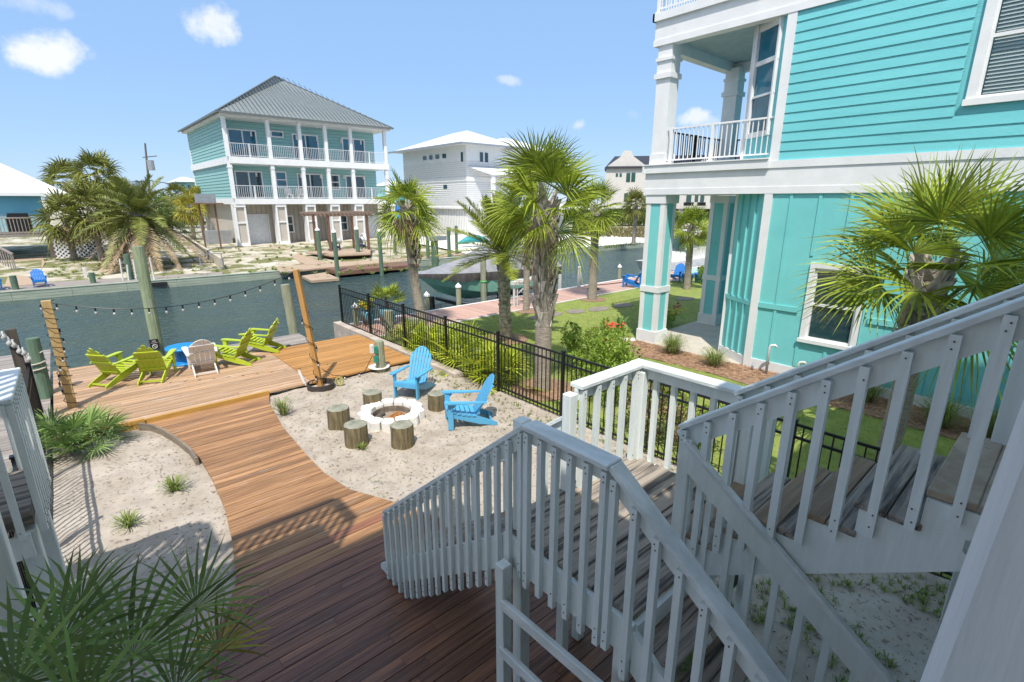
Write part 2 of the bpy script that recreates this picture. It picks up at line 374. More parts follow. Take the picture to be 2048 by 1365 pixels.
def dock(name, label, left, right, y0, y1, pitch, z1, mat, under=DARKW, extra=None):
    t = thing(name, label, 'dock', ((left[0][0]+right[0][0])/2, y0, 0))
    m = MB(); boards(m, left, right, y0, y1, pitch, z1-.04, z1, br); m.build('boards', mat, t)
    m = MB(); xl, xr = max(p[0] for p in left)+.06, min(p[0] for p in right)-.06
    yy = y0+.06
    m.box(xl, xr, y0+.03, y0+.08, z1-.24, z1-.044)
    ye = min(left[-1][1], right[-1][1], y1)-.12
    m.box(xl, xr, ye, ye+.05, z1-.24, z1-.044)
    for i in range(5):
        x = xl+(xr-xl)*i/4; m.box(x-.02, x+.02, y0+.081, ye-.001, z1-.23, z1-.044)
    m.build('frame', under, t)
    return t
d1 = dock('dock', 'weathered tan plank dock holding the lime chairs and blue spool', [(-.72, 11.4), (-.72, 16.5)], [(3.84, 11.4), (3.84, 15.0), (2.78, 15.02), (2.78, 15.95), (-.6, 16.52)], 11.41, 16.45, .142, .10, DOCKM)
dock('dock', 'bright honey coloured plank dock beside the black fence', [(3.86, 11.4), (3.86, 14.87)], [(6.58, 11.4), (6.58, 14.87)], 11.41, 14.86, .142, .09, NEWDECK)
dock('dock', 'small grey weathered dock corner next to the round piling', [(2.8, 15.03), (2.8, 16.3)], [(5.22, 15.03), (5.22, 16.3)], 14.9, 16.3, .142, .08, GREYD)
dock('dock', 'grey plank dock along the left side beyond the black fence', [(-3.2, 3), (-3.2, 19.5)], [(-.78, 3), (-.78, 19.5)], 3.0, 19.4, .14, .03, GREYD)
m = MB(); m.box(.62, 2.86, 11.345, 11.405, -.02, .145)
tag(m.build('trim_board', OCHRE), 'ochre trim board edging the dock where the boardwalk meets it', 'trim board')
m = MB(); m.box(-.7, .6, 11.33, 11.40, -.05, .16)
tag(m.build('trim_board', OCHRE), 'short brown edge board of the dock beside the left palmetto', 'trim board')
m = MB(); pts = [(.52, 11.28), (.70, 11.02), (.83, 10.68), (.95, 10.1), (1.05, 9.5), (1.07, 9.0)]
for a, b in zip(pts, pts[1:]): m.bar((a[0]-.03, a[1], .05), (b[0]-.03, b[1], .05), .04, .15)
tag(m.build('curved_curb', CURB), 'curved grey curb board holding the left sand patch by the boardwalk', 'curb')

# neighbour seawall cap
m = MB(); rr = random.Random(5)
y = 9.6
while y < 16.9:
    l = 1.15; m.box(6.64+rr.uniform(-.01, .01), 6.92, y, min(y+l-.02, 16.95), -.9 if y > 13 else -.05, .115+rr.uniform(-.01, .01)); y += l
tag(m.build('seawall_cap', STONEC, bevel=.012), 'rough pinkish seawall cap running under the black fence', 'seawall')
t = thing('dock', 'long pink composite dock along the neighbour lawn', 'dock', (20, 15.5, 0))
m = MB(); x = 6.93
while x < 42:
    m.box(x, x+.141, 14.42, 16.5, .0, .04+rr.uniform(-.002, .002)); x += .146
m.build('boards', PINKD, t)
m = MB(); m.box(6.93, 42, 16.505, 16.62, -.9, .05); m.box(6.93, 42, 14.37, 14.415, -.05, .045); m.build('edge_boards', WHITE2, t)

# ================================================================== BLACK FENCES
def fence_panel(m, a, b, h, z0=.05, sp=.115, rails=(1., .86, .06)):
    a = V(a); b = V(b); d = b-a; L_ = d.length; n = int(L_/sp)
    for r_ in rails:
        zz = z0+(h-z0)*r_-.0; m.bar(a+V((0, 0, zz)), b+V((0, 0, zz)), .028, .035)
    for i in range(1, n):
        p = a+d*(i/n); m.bar(p+V((0, 0, z0)), p+V((0, 0, h)), .016, .016)
def fence(name, label, pts, h, postw=.055):
    t = thing(name, label, 'fence', pts[0])
    for p in pts:
        m = MB(); x, y = p[0], p[1]
        m.box(x-postw/2, x+postw/2, y-postw/2, y+postw/2, 0, h+.05)
        m.box(x-postw/2-.008, x+postw/2+.008, y-postw/2-.008, y+postw/2+.008, h+.051, h+.075)
        m.build('post', BLACK, t)
    for a, b in zip(pts, pts[1:]):
        m = MB(); fence_panel(m, (a[0], a[1], 0), (b[0], b[1], 0), h); m.build('panel', BLACK, t)
    return t
ys = [16.72, 14.55, 12.4, 10.3, 8.25, 6.28, 4.2, 2.1, 0, -2.1]
fence('metal_fence', 'black metal picket fence between the sand yard and neighbour lawn', [(6.88, y, 0) for y in ys], 1.34)
fence('metal_fence', 'black metal fence seen end on beside the white railing at left', [(-.84, 12.3, 0), (-.84, 10.0, 0), (-.84, 7.7, 0), (-.84, 5.4, 0)], 1.3, .07)

# ================================================================== OUR STAIRS
st = thing('wooden_staircase', 'white railed wooden staircase with weathered treads turning at a landing', 'staircase', (2.6, 2, 0))
LZ = 1.80; XA, XB, XC = 2.15, 2.92, 3.86   # left edge, middle, right edge
def board_part(name, x0, x1, y0, y1, z1, th=.038, mat=TIMBER):
    m = MB(); m.box(x0, x1, y0, y1, z1-th, z1+br.uniform(-.003, .003)); return m.build(name, mat, st, bevel=.005)
y = 1.36
while y < 2.50:
    x1 = XC if y > .9 else XB
    board_part('landing_board', XA+.02, XC-.02+br.uniform(-.015, .015), y, y+.147, LZ, mat=TIMBER); y += .157
# flight up (towards -Y) XB..XC
noses = [(1.52, 1.98), (1.27, 2.155), (1.02, 2.33), (.78, 2.505), (.53, 2.68)]
for i, (yn, z) in enumerate(noses):
    mt = [TIMBER_NEW, TIMBER, TIMBER_NEW, TIMBER_NEW, TIMBER][i]
    board_part('tread', XB-.035, XC-.0, yn-.128, yn+.012, z, mat=mt); board_part('tread', XB-.035, XC-.0, yn-.272, yn-.134, z, mat=TIMBER)
board_part('plywood_sheet', XB-.0, XC+.0, .09, .275, 2.86, mat=PLY); board_part('plywood_sheet', XB-.0, XC, -.9, .085, 2.86, mat=PLY)
# flight down left (+Y) XA..XB
for i in range(1, 10):
    z = LZ-.178*i; yn = 2.52+.245*(i-1)
    if z > .06: board_part('tread', XA+.02, XB-.02, yn, yn+.26, z, mat=TIMBER if i % 3 else TIMBER_NEW)
# flight down (-Y) XA..XB
for i in range(1, 10):
    z = LZ-.178*i; yn = 1.34-.245*(i-1)
    if z > .06:
        board_part('tread', XA+.03, XB-.03, yn-.125, yn, z); board_part('tread', XA+.03, XB-.03, yn-.26, yn-.13, z)
def stringer(x, p, th=.04, hgt=.26, name='stringer'):
    (ya, za), (yb, zb) = p
    m = MB(); m.ext([(x-th/2, ya, za), (x-th/2, yb, zb), (x-th/2, yb, zb-hgt), (x-th/2, ya, za-hgt)], (th, 0, 0)); m.build(name, WHITE, st)
for x in (XB-.0, XC-.02):
    m = MB(); m.ext([(x-.02, 1.50, 1.76), (x-.02, .10, 2.74), (x-.02, .10, 2.62), (x-.02, .02, 2.56), (x-.02, 1.50, 1.58)], (.04, 0, 0))
    for yn, z in noses+[(.28, 2.86)]: m.ext([(x-.0195, yn-.012, z-.04), (x-.0195, yn-.262, z-.04), (x-.0195, yn-.262, z-.14), (x-.0195, yn-.012, z-.26)], (.039, 0, 0))
    m.build('stringer', WHITE, st)
for x in (XA+.0, XB-.0): stringer(x, ((2.52, 1.74), (4.72, .12)), hgt=.30)
for x in (XA+.01, XB-.03): stringer(x, ((1.33, 1.72), (-1.0, .02)), hgt=.30)
m = MB(); m.box(XA-.02, XA+.018, 1.33, 2.51, LZ-.28, LZ-.03); m.box(XA+.02, XC-.02, 2.475, 2.515, LZ-.28, LZ-.045)
m.box(XC-.02, XC+.02, 1.33, 2.51, LZ-.28, LZ-.03); m.box(XA+.02, XC-.02, 1.32, 1.358, LZ-.28, LZ-.045)
for y in (1.7, 2.1): m.box(XA+.02, XC-.021, y, y+.04, LZ-.25, LZ-.045)
m.build('rim_joist', WHITE, st)
m = MB(); m.box(XB-.02, XC+.02, .0, .04, 2.60, 2.815); m.build('rim_joist', WHITE, st)
for (x, y, w, zt, z0) in ((3.13, 2.56, .09, LZ-.05, .0), (XA+.09, 2.42, .10, LZ+.9, 0), (XA+.03, 1.42, .085, LZ-.29, 0), (XC-.03, 2.5, .09, 2.68, 0), (XC-.02, 1.5, .09, 2.66, 0), (XB-.02, 2.56, .09, 2.68, 0), (XB-.02, 1.50, .085, 2.68, 0), (XC, .1, .09, 3.7, 0)):
    m = MB(); m.box(x-w/2, x+w/2, y-w/2, y+w/2, z0, zt); m.build('post', WHITE, st, bevel=.006)
m = MB(); m.bar((3.45, 1.72, .45), (4.75, 1.72, .45), .04, .18); m.build('brace', DARKW, st)
m = MB(); m.box(4.52, 4.61, 1.56, 1.66, 0, 2.3); m.build('post', WHITE, st)

SCREW = M('rusty_screw', (.10, .065, .045), .7)
def railing(parent, path, side, h_bot, capw=.14, sp=.135, bw=.042, bh=.10, skip=None, balend=None, mat=WHITE):
    """path: cap-top points; side: horizontal vector pointing to the baluster face; h_bot(p)->z of baluster feet"""
    side = V(side).normalized()
    for a, b in zip(path, path[1:]):
        a = V(a); b = V(b); L_ = (b-a).length; d = (b-a)/L_
        hd = V((d.x, d.y, 0)).length
        m = MB(); m.bar(a-V((0, 0, .019)), b-V((0, 0, .019)), capw, .038); cp = m.build('handrail_cap', CAPW, parent, bevel=.006)
        m = MB(); o = V((0, 0, -.04-bh/2/max(hd, .5))); m.bar(a+o, b+o, .036, bh); m.build('rail_board', mat, parent)
        n = max(1, int(round(L_*hd/sp))); m = MB()
        for i in range(n+1):
            p = a+(b-a)*((i+.25)/(n+.5)); q = p+side*(.019+bw/2)
            zb = h_bot(p)
            m.m = 0; m.box(q.x-bw/2, q.x+bw/2, q.y-bw/2, q.y+bw/2, zb+br.uniform(-.012, .012), p.z-.055)
            m.m = 1; e = q+side*(bw/2+.001)
            for zz in (p.z-.085, p.z-.12, zb+.06, zb+.13):
                if zz > zb+.02 and br.random() < .8: jx = br.uniform(-.006, .006); m.box(e.x-.0035+side.y*jx, e.x+.0035+side.y*jx, e.y-.0035+side.x*jx, e.y+.0035+side.x*jx, zz-.0035, zz+.0035)
        m.m = 0; m.build('balusters', [mat, SCREW], parent)
# landing left edge + flight to the sand (plane X = XA)
railing(st, [(XA, 1.54, 2.76), (XA, 2.26, 2.76)], (-1, 0, 0), lambda p: 1.47, bw=.042)
railing(st, [(XA, 2.262, 2.758), (XA, 4.52, .93)], (-1, 0, 0), lambda p: max(.07, 1.50-(p.y-2.3)*.80), capw=.09, sp=.132, bw=.038)
# its right hand rail (plane X = XB)
railing(st, [(XB+.05, 2.58, 2.50), (XB+.05, 4.7, .90)], (1, 0, 0), lambda p: max(.07, 1.45-(p.y-2.5)*.80), capw=.10, sp=.30)
# landing far rail
railing(st, [(XB+.04, 2.55, 2.75), (XC-.071, 2.55, 2.75)], (0, -1, 0), lambda p: 1.72, sp=.20, bw=.045)
railing(st, [(XC, 2.62, 2.755), (XC, 1.60, 2.755)], (1, 0, 0), lambda p: 1.72, sp=.19, bw=.045)
# flight up: right rail and left rail
railing(st, [(XC-.02, 1.62, 2.74), (XC-.02, -.6, 4.32)], (-1, 0, 0), lambda p: 1.82+(1.55-p.y)*.73, capw=.13, bh=.20, sp=.20, bw=.042)
railing(st, [(XB, 1.56, 2.76), (XB, -.5, 4.28)], (-1, 0, 0), lambda p: 1.72+(1.55-p.y)*.73, capw=.11, bh=.12, sp=.155, bw=.043)
# flight down: left rail and right rail
railing(st, [(XA, 1.54, 2.76), (XA, -.9, .97)], (-1, 0, 0), lambda p: max(.05, 1.42-(1.4-p.y)*.735), capw=.11, sp=.15, bw=.042)
railing(st, [(XB-.06, 1.50, 2.69), (XB-.06, -.9, .97)], (1, 0, 0), lambda p: max(.05, 1.50-(1.4-p.y)*.735), capw=.05, bh=.13, sp=.16, bw=.04)
# low railing beside the boardwalk
lf = thing('low_railing', 'low white railing with two horizontal rails under the stair landing', 'railing', (2.0, 2.3, 0))
m = MB(); m.box(1.98, 2.07, 2.34, 2.43, 0, 1.62); m.build('post', WHITE, lf, bevel=.006)
m = MB(); m.bar((1.99, 2.36, 1.30), (1.99, -.3, 1.36), .04, .09); m.build('rail', CAPW, lf, bevel=.005)
m = MB(); m.bar((1.99, 2.38, .85), (1.99, -.3, .92), .04, .09); m.build('rail', CAPW, lf, bevel=.005)
m = MB(); m.box(1.98, 2.07, -.3, -.21, 0, 1.5); m.build('post', WHITE, lf)

# our house behind and above the camera (shades the stairs and boardwalk)
oh = thing('beach_house', 'white beach house whose decks overhang the near stairs', 'house', (0, -4, 0))
m = MB(); m.box(-9, 9, -9, -1.65, 0, 9.2); m.build('wall', WHITE2, oh)
m = MB(); m.ext([(-9.5, -9.5, 9.2), (9.5, -9.5, 9.2), (9.5, -1.2, 9.2), (-9.5, -1.2, 9.2)], (0, 0, .25)); m.build('roof', SLATE, oh)
m = MB(); m.box(-5, 4.2, -1.64, -.12, 2.78, 2.86); m.build('lower_deck', TIMBER, oh)
m = MB(); yy_ = lambda z: .0223+(3.75-z)*.045; m.add([(x, yy_(z)-o_, z) for z in (2.4, 5.775) for x, o_ in ((.52, .18), (.67, .18), (.67, 0), (.52, 0))], [(3, 2, 1, 0), (4, 5, 6, 7), (0, 1, 5, 4), (1, 2, 6, 5), (2, 3, 7, 6), (3, 0, 4, 7)]); m.build('post', M('near_post_paint', (.80, .87, .94), .5, (.66, .74, .83), 2.5, (6, 6, .5), .5, 3), oh, bevel=.012)
updeck = [(-9, -1.64), (5.6, -1.64), (5.6, .02), (1.22, .02), (1.22, 2.96), (-.51, 2.96), (-.51, 3.64), (-2.06, 3.64), (-2.06, 4.34), (-9, 4.34)]
m = MB(); m.prism(updeck, 5.78, 6.0); m.build('upper_deck', WHITE2, oh)
def uprail(path):
    for a, b in zip(path, path[1:]):
        a = V((*a, 0)); b = V((*b, 0)); L_ = (b-a).length; m = MB()
        m.bar(a+V((0, 0, 7.0)), b+V((0, 0, 7.0)), .14, .05); m.bar(a+V((0, 0, 6.90)), b+V((0, 0, 6.90)), .04, .12)
        for i in range(int(L_/.15)+1):
            p = a+(b-a)*(i/(int(L_/.15)+.01)); m.box(p.x-.025, p.x+.025, p.y-.025, p.y+.025, 5.9, 6.95)
        m.build('railing', WHITE2, oh)
uprail([(5.55, -.05), (1.25, -.05)]); uprail([(-.55, 2.98), (-.55, 3.60), (-2.06, 3.60)]); uprail([(-2.10, 3.62), (-2.10, 4.30), (-9, 4.30)])

# left neighbouring stair deck
ls = thing('raised_deck', 'white railed raised deck corner at the left edge with posts below', 'deck', (-1, 5.6, 0))
railing(ls, [(-.56, 5.18, 2.75), (-.54, 6.18, 2.75)], (1, 0, 0), lambda p: 1.60, capw=.13, sp=.12, bw=.045)
railing(ls, [(-.62, 6.14, 2.752), (-1.9, 6.14, 2.752)], (0, 1, 0), lambda p: 1.60, capw=.13, sp=.13, bw=.045)
railing(ls, [(-.62, 5.20, 2.752), (-2.4, 5.20, 2.752)], (0, -1, 0), lambda p: 1.60, capw=.13, sp=.12, bw=.045)
m = MB(); m.box(-2.6, -.57, 5.22, 6.12, 1.66, 1.80); m.build('floor', TIMBER, ls)
m = MB(); m.box(-2.6, -.60, 5.15, 5.19, 1.42, 1.62); m.build('beam', WHITE, ls)
for x, y, w, zt in ((-.63, 5.27, .13, 1.62), (-.82, 5.45, .10, 1.62), (-.60, 6.05, .12, 1.62), (-.665, 4.18, .14, 2.45), (-1.9, 5.2, .12, 1.6)):
    m = MB(); m.box(x-w/2, x+w/2, y-w/2, y+w/2, 0, zt); m.build('post', WHITE, ls, bevel=.008)
# white rail from big post back to deck
m = MB(); m.bar((-.74, 4.2, 1.25), (-1.9, 5.15, 1.25), .04, .09); m.build('rail', WHITE, ls)

# ================================================================== CHAIRS
def chair_parts(t, mat, style):
    W = .50
    def slab(mb, a, b, w, th, n=(0, 0, 1)): mb.bar(a, b, w, th, n)
    for s in (-1, 1):
        m = MB(); m.box(s*.27-.02, s*.27+.02, .26, .36, 0, .53); m.build('front_leg', mat, t, bevel=.004)
        m = MB(); m.ext([(s*.235-.013, .33, .36), (s*.235-.013, .33, .25), (s*.235-.013, -.20, .07), (s*.235-.013, -.52, .0), (s*.235-.013, -.60, .0), (s*.235-.013, -.60, .05), (s*.235-.013, -.46, .12), (s*.235-.013, -.10, .27)], (.026, 0, 0)); m.build('rear_leg', mat, t)
        m = MB(); zf, zr = .545, .50
        m.ext([(s*.30-.045, .40, zf), (s*.30+.045, .40, zf), (s*.30+.07, .30, zf), (s*.30+.055, 0, (zf+zr)/2), (s*.30+.03, -.38, zr), (s*.30-.03, -.38, zr), (s*.30-.05, 0, (zf+zr)/2), (s*.30-.07, .30, zf)], (0, 0, .024)); m.build('armrest', mat, t)
        m = MB(); m.ext([(s*.295, .30, .40), (s*.295, .30, .53), (s*.295, .18, .53)], (.02*s, 0, 0)); m.build('arm_bracket', mat, t)
    m = MB(); n = 6
    for i in range(n):
        f = i/(n-1); y = .33-.47*f; z = .375-.135*f-.02*math.sin(PI*f)
        m.box(-.265, .265, y-.036, y+.036, z-.01, z+.012)
    m.box(-.265, .265, .355, .375, .27, .365)
    m.build('seat', mat, t)
    # back: slats in a plane leaning backwards
    k = {'fan': 7, 'scallop': 5, 'arch': 5}[style]
    base = V((0, -.17, .20)); dirb = V((0, -.42, .80)).normalized(); nrm = V((0, -.80, -.42)).normalized()
    m = MB()
    for i in range(k):
        u = (i-(k-1)/2)/((k-1)/2)
        w = ((.54 if style != 'fan' else .50)/k)-(.008 if style != 'fan' else .012); xb = u*(.216 if style != 'fan' else .19); xt = u*(.216 if style != 'fan' else .235)
        if style == 'fan': hs = [.86-.20*abs(u+e)**2.2 for e in (-.14, 0, .14)]
        elif style == 'arch': hs = [.80-.13*abs(u+e)**2 for e in (-.2, 0, .2)]
        else: hh = [.64, .75, .83, .75, .64][i]; hs = [hh-(.05 if i < 2 else .02), hh+.02, hh-(.05 if i > 2 else .02)]
        pts = [base+V((xb-w/2*(.85 if style == 'fan' else 1), 0, 0)), base+V((xb+w/2*(.85 if style == 'fan' else 1), 0, 0)), base+V((xt+w/2, 0, 0))+dirb*hs[2], base+V((xt, 0, 0))+dirb*hs[1], base+V((xt-w/2, 0, 0))+dirb*hs[0]]
        m.ext([p+nrm*0 for p in pts], nrm*.018)
    m.build('back_slats', mat, t)
    m = MB()
    for hh in (.10, .40, .62 if style != 'fan' else .68):
        p = base+dirb*hh+nrm*.03
        m.bar(p-V((.27 if hh == .40 else .24, 0, 0)), p+V((.27 if hh == .40 else .24, 0, 0)), .022, .05, dirb)
    m.build('back_rails', mat, t)
    m = MB(); m.bar((-.24, -.50, .055), (.24, -.50, .055), .03, .035); m.build('foot_rail', mat, t)
def place(t, x, y, z, az, lab=None):   # az: compass of facing, 0 = +Y, 90 = +X
    t.location = (x, y, z); t.rotation_euler = (0, 0, -R(az))
    if lab: t['label'] = lab
    return t
GA = 'lime green adirondack chairs on the dock'
c0 = thing('adirondack_chair', '', 'chair', group=GA); chair_parts(c0, LIME, 'scallop')
place(c0, .50, 14.58, .10, 52, 'leftmost lime green adirondack chair at the left end of the dock')
lim = [((1.20, 14.25), 24, 'lime green adirondack chair between the leftmost lime chair and the blue spool'),
       ((2.83, 14.22), -48, 'lime green adirondack chair just right of the white chair'),
       ((3.72, 14.95), -50, 'rightmost lime green adirondack chair beside the grey dock corner')]
def dupc(src, loc, az, lab, group):
    r = dup(src, (loc[0], loc[1], loc[2] if len(loc) > 2 else .10), -R(az), lab, group); return r
for l, a, lab in lim: dupc(c0, l, a, lab, GA)
cw = thing('adirondack_chair', 'white adirondack chair with arched back beside the blue spool table', 'chair'); chair_parts(cw, PLAW, 'arch'); place(cw, 2.12, 14.1, .10, 4)
cb = thing('adirondack_chair', '', 'chair', group='light blue adirondack chairs at the fire pit'); chair_parts(cb, BLUEC, 'fan'); place(cb, 5.36, 9.42, 0.0, -127+5, 'light blue adirondack chair behind the fire pit, facing the stairs')
dupc(cb, (5.32, 7.40, 0), -62, 'light blue adirondack chair right of the fire pit, seen from its side', 'light blue adirondack chairs at the fire pit')
ca = thing('adirondack_chair', '', 'chair', group='bright blue adirondack chairs by the canal'); chair_parts(ca, BLUEA, 'arch')
cb0 = G(84, 566, -.10)
place(ca, -1.25, 37.2, -.28, 176, 'blue adirondack chair across the canal beside the palm walkway')
GB = 'bright blue adirondack chairs by the canal'
dupc(ca, (-3.0, 37.3, -.28), 176, 'blue adirondack chair across the canal cut by the left edge of the photo', GB)
dupc(ca, (21.0, 14.75, .05), -20, 'blue adirondack chair on the pink dock left of the teal pillar', GB)
dupc(ca, (22.3, 14.65, .05), -20, 'blue adirondack chair on the pink dock mostly behind the teal pillar', GB)
dupc(ca, (24.3, 14.2, .05), -100, 'blue adirondack chair seen through the neighbour porch beside blue pots', GB)
# chairs under the far pergola
cn = thing('adirondack_chair', '', 'chair', group='navy chairs under the far pergola'); chair_parts(cn, NAVY, 'fan')

# ================================================================== FIRE PIT AND LOGS
fp = thing('fire_pit', 'round fire pit ringed with rough white painted blocks', 'fire pit', (4.33, 8.52, 0))
fr_ = random.Random(11)
for i in range(13):
    a0 = 2*PI*i/13+.02; a1 = 2*PI*(i+1)/13-.02; m = MB(); zt = .20+fr_.uniform(-.012, .012)
    poly = [(4.33+math.cos(a)*r_, 8.52+math.sin(a)*r_) for a, r_ in ((a0, .40), (a1, .40), (a1, .60+fr_.uniform(-.01, .015)), ((a0+a1)/2, .655+fr_.uniform(-.01, .02)), (a0, .60+fr_.uniform(-.01, .015)))]
    m.prism(poly, -.03, zt); m.build('block', STONE, fp, bevel=.018)
m = MB(); m.lathe((4.33, 8.52, 0), [(.395, -.05), (.395, .12), (.37, .12), (.37, -.05)], 26); m.build('lining', BRICK, fp)
m = MB(); m.lathe((4.33, 8.52, 0), [(.37, .005), (.25, .02), (.05, .03)], 26); m.build('ash_bed', ASH, fp)
for i, (a, b, c, d) in enumerate(((4.15, 8.38, 4.38, 8.50), (4.30, 8.30, 4.52, 8.42), (4.38, 8.52, 4.50, 8.34), (4.2, 8.30, 4.42, 8.28))):
    m = MB(); m.tube([(a, b, .06), ((a+c)/2, (b+d)/2, .08+.02*i), (c, d, .07)], [.04, .05, .035], 7); tag(m.build('charred_log', EMB), 'short orange log lying in the ash of the fire pit', 'log', 'orange logs in the fire pit')
for p in ((4.14, 8.66), (4.24, 8.74), (4.08, 8.58)):
    m = MB(); m.lathe((p[0], p[1], .02), [(.03, 0), (.06, .03), (.055, .07), (.02, .10)], 8); tag(m.build('rock', ROCK, smooth=True), 'dark round rock in the far left of the fire pit', 'rock', 'dark rocks in the fire pit')
def stump(x, y, r, h, lab):
    t = thing('log_stool', lab, 'log stool', (x, y, 0), 'cut log stools around the fire pit'); sr = random.Random(int(x*100))
    prof = []; m = MB(); n = 24; vs = []
    rr_ = [r*(1+sr.uniform(-.025, .025)) for _ in range(n)]
    for k, z in enumerate((-.05, .05, .2, h-.015, h)):
        for j in range(n):
            a = 2*PI*j/n; q = rr_[j]*(1.02 if k < 2 else 1)*(.975 if k == 4 else 1); vs.append((x+q*math.cos(a), y+q*math.sin(a), z))
    fs = [(i*n+j, i*n+(j+1) % n, (i+1)*n+(j+1) % n, (i+1)*n+j) for i in range(4) for j in range(n)]
    m.add(vs, fs); m.build('bark', STUMP, t, smooth=True)
    m = MB(); m.add([v for v in vs[-n:]], [tuple(range(n))]); m.build('top', STUMPT, t)
stump(3.40, 8.86, .205, .39, 'short grey topped log stool left of the fire pit')
stump(3.34, 7.97, .205, .38, 'round log stool at the lower left of the fire pit with grass at its foot')
stump(3.93, 7.38, .20, .40, 'log stool directly in front of the fire pit nearest the stairs')
stump(4.30, 9.26, .19, .36, 'pale topped log stool behind the fire pit on its left')
stump(5.30, 8.36, .185, .34, 'brown log stool between the two light blue chairs')

# spool table
sp = thing('spool_table', 'bright blue cable spool used as a table on the dock', 'table', (1.88, 15.05, .1))
m = MB(); m.lathe((1.88, 15.05, 0), [(.38, .50), (.39, .515), (.39, .545), (.38, .56)], 28); m.build('top', SPOOL, sp)
m = MB(); m.lathe((1.88, 15.05, 0), [(.22, .14), (.20, .2), (.20, .44), (.22, .50)], 20); m.build('core', SPOOL, sp)
m = MB(); m.lathe((1.88, 15.05, 0), [(.32, .10), (.33, .11), (.33, .14), (.32, .15)], 28); m.build('base', SPOOL, sp)

# pilings and posts
def piling(x, y, z0, z1, r, mat, lab, cat='piling', group=None, cap=None, lean=(0, 0), name='dock_piling', tp=.92):
    t = thing(name, lab, cat, (x, y, z0), group)
    m = MB(); n = 14; k = 8
    pts = [(x+lean[0]*i/k, y+lean[1]*i/k, z0+(z1-z0)*i/k) for i in range(k+1)]
    m.tube(pts, [r*(1-(1-tp)*i/k)*(1+.02*math.sin(i*2.1)) for i in range(k+1)], n); m.build('shaft', mat, t, smooth=False)
    if cap:
        m = MB(); m.lathe((x+lean[0], y+lean[1], z1), [(r*1.15, -.05), (r*1.15, .01), (r*.1, cap), (.005, cap+.005)], 14); m.build('cap', WHITE2, t)
    return t
pa = piling(1.52, 16.75, -1, 3.02, .150, M('mossy_tall_piling', (.30, .35, .22), .85, (.15, .20, .12), 2.5, (5, 5, .6), .8, 8, lo=.3, hi=.7), 'tall weathered piling with a no trespass style sign, behind the lime chairs', lean=(.0, .05))
# sign on it
sg = thing('sign', 'small black and white warning sign fixed to the tall piling', 'sign', (1.42, 16.56, .5))
fwd = V((-.12, -1, 0)).normalized(); rt = V((1, -.12, 0)).normalized()
sc = WY(309, 689, 16.575)
m = MB(); m.ext([sc+rt*sx*.105+V((0, 0, sz*.14)) for sx, sz in ((-1, -1), (1, -1), (1, 1), (-1, 1))], -fwd*.01); m.build('panel', SIGNB, sg)
def text(body, loc, size, mat, parent, rz):
    cu = bpy.data.curves.new('lettering', 'FONT'); cu.body = body; cu.size = size; cu.align_x = 'CENTER'; cu.extrude = .001
    o = bpy.data.objects.new('lettering', cu); C.objects.link(o); dg = bpy.context.evaluated_depsgraph_get()
    me = bpy.data.meshes.new_from_object(o.evaluated_get(dg)); bpy.data.objects.remove(o); me.materials.clear(); me.materials.append(mat)
    q = bpy.data.objects.new('lettering', me); C.objects.link(q); q.parent = parent; q.location = V(loc)-ORG[parent.name]; q.rotation_euler = (R(90), 0, rz); return q
text('NO', sc+fwd*.012+V((0, 0, .075)), .055, SIGNW, sg, math.atan2(rt.y, rt.x)); text('PARKING', sc+fwd*.012+V((0, 0, .030)), .036, SIGNW, sg, math.atan2(rt.y, rt.x))
m = MB(); cc = sc+fwd*.012+V((0, 0, -.058)); n = 24
vs = []
for r_ in (.062, .047):
    for j in range(n): a = 2*PI*j/n; vs.append(cc+rt*math.cos(a)*r_+V((0, 0, math.sin(a)*r_)))
m.add(vs, [(j, (j+1) % n, n+(j+1) % n, n+j) for j in range(n)]); m.bar(cc-rt*.036+V((0, 0, .036)), cc+rt*.036-V((0, 0, .036)), .002, .014, fwd.cross(rt)); m.build('emblem', SIGNW, sg)
m = MB(); m.box(1.50, 1.55, 16.53, 16.57, 1.40, 1.62); tag(m.build('dock_cleat', GALV), 'small grey metal cleat on the tall piling above the sign', 'cleat')
piling(5.28, 16.75, -1, 1.60, .155, PILE, 'single round piling standing off the grey dock corner', lean=(-.12, .1))
piling(5.55, 11.32, -.1, .80, .125, PILE, 'short round post with green outlet boxes at the edge of the honey dock', cat='post')
for i, z in enumerate((.62, .38)):
    m = MB(); m.box(5.335, 5.435, 11.18, 11.26, z-.09, z+.09); o = m.build('outlet_box', GREENB, bevel=.01); tag(o, ['upper green outlet box on the short round post', 'lower green outlet box on the short round post'][i], 'outlet box')
m = MB(); m.box(5.24, 5.33, 11.16, 11.24, .56, .78); tag(m.build('outlet_cover', PLAW, bevel=.01), 'white open outlet cover on the short round post', 'outlet cover')
m = MB(); m.lathe((5.55, 11.42, .09), [(.26, 0), (.27, .015), (.2, .03), (.02, .04)], 20); tag(m.build('white_disc', PLAW), 'white round lid lying behind the short round post', 'lid')
piling(-.84, 14.48, -1, 1.38, .125, PILEG, 'pale green round piling wrapped with rope at the left dock', lean=(.02, 0))
for k in range(1):
    m = MB(); pts = [(-.70, 14.35, 1.05), (-.66, 14.2, .6), (-.60, 13.9, .35), (-.66, 13.2, .55), (-.76, 12.4, 1.2)]
    m.tube([(-.84+.14*math.cos(a*.6), 14.48+.14*math.sin(a*.6), .62+.012*a) for a in range(0, 26)]+[(-.70, 14.34, 1.1)], .016, 6); tag(m.build('rope', ROPE), 'pale rope looped round the pale green piling', 'rope')
t = thing('timber_post', 'dark square timber post at the left with clear bulbs hung on its top', 'post', (-.98, 12.66, 0)); m = MB()
m.box(-1.04, -.90, 12.6, 12.74, 0, 1.95); m.build('shaft', DARKW, t)
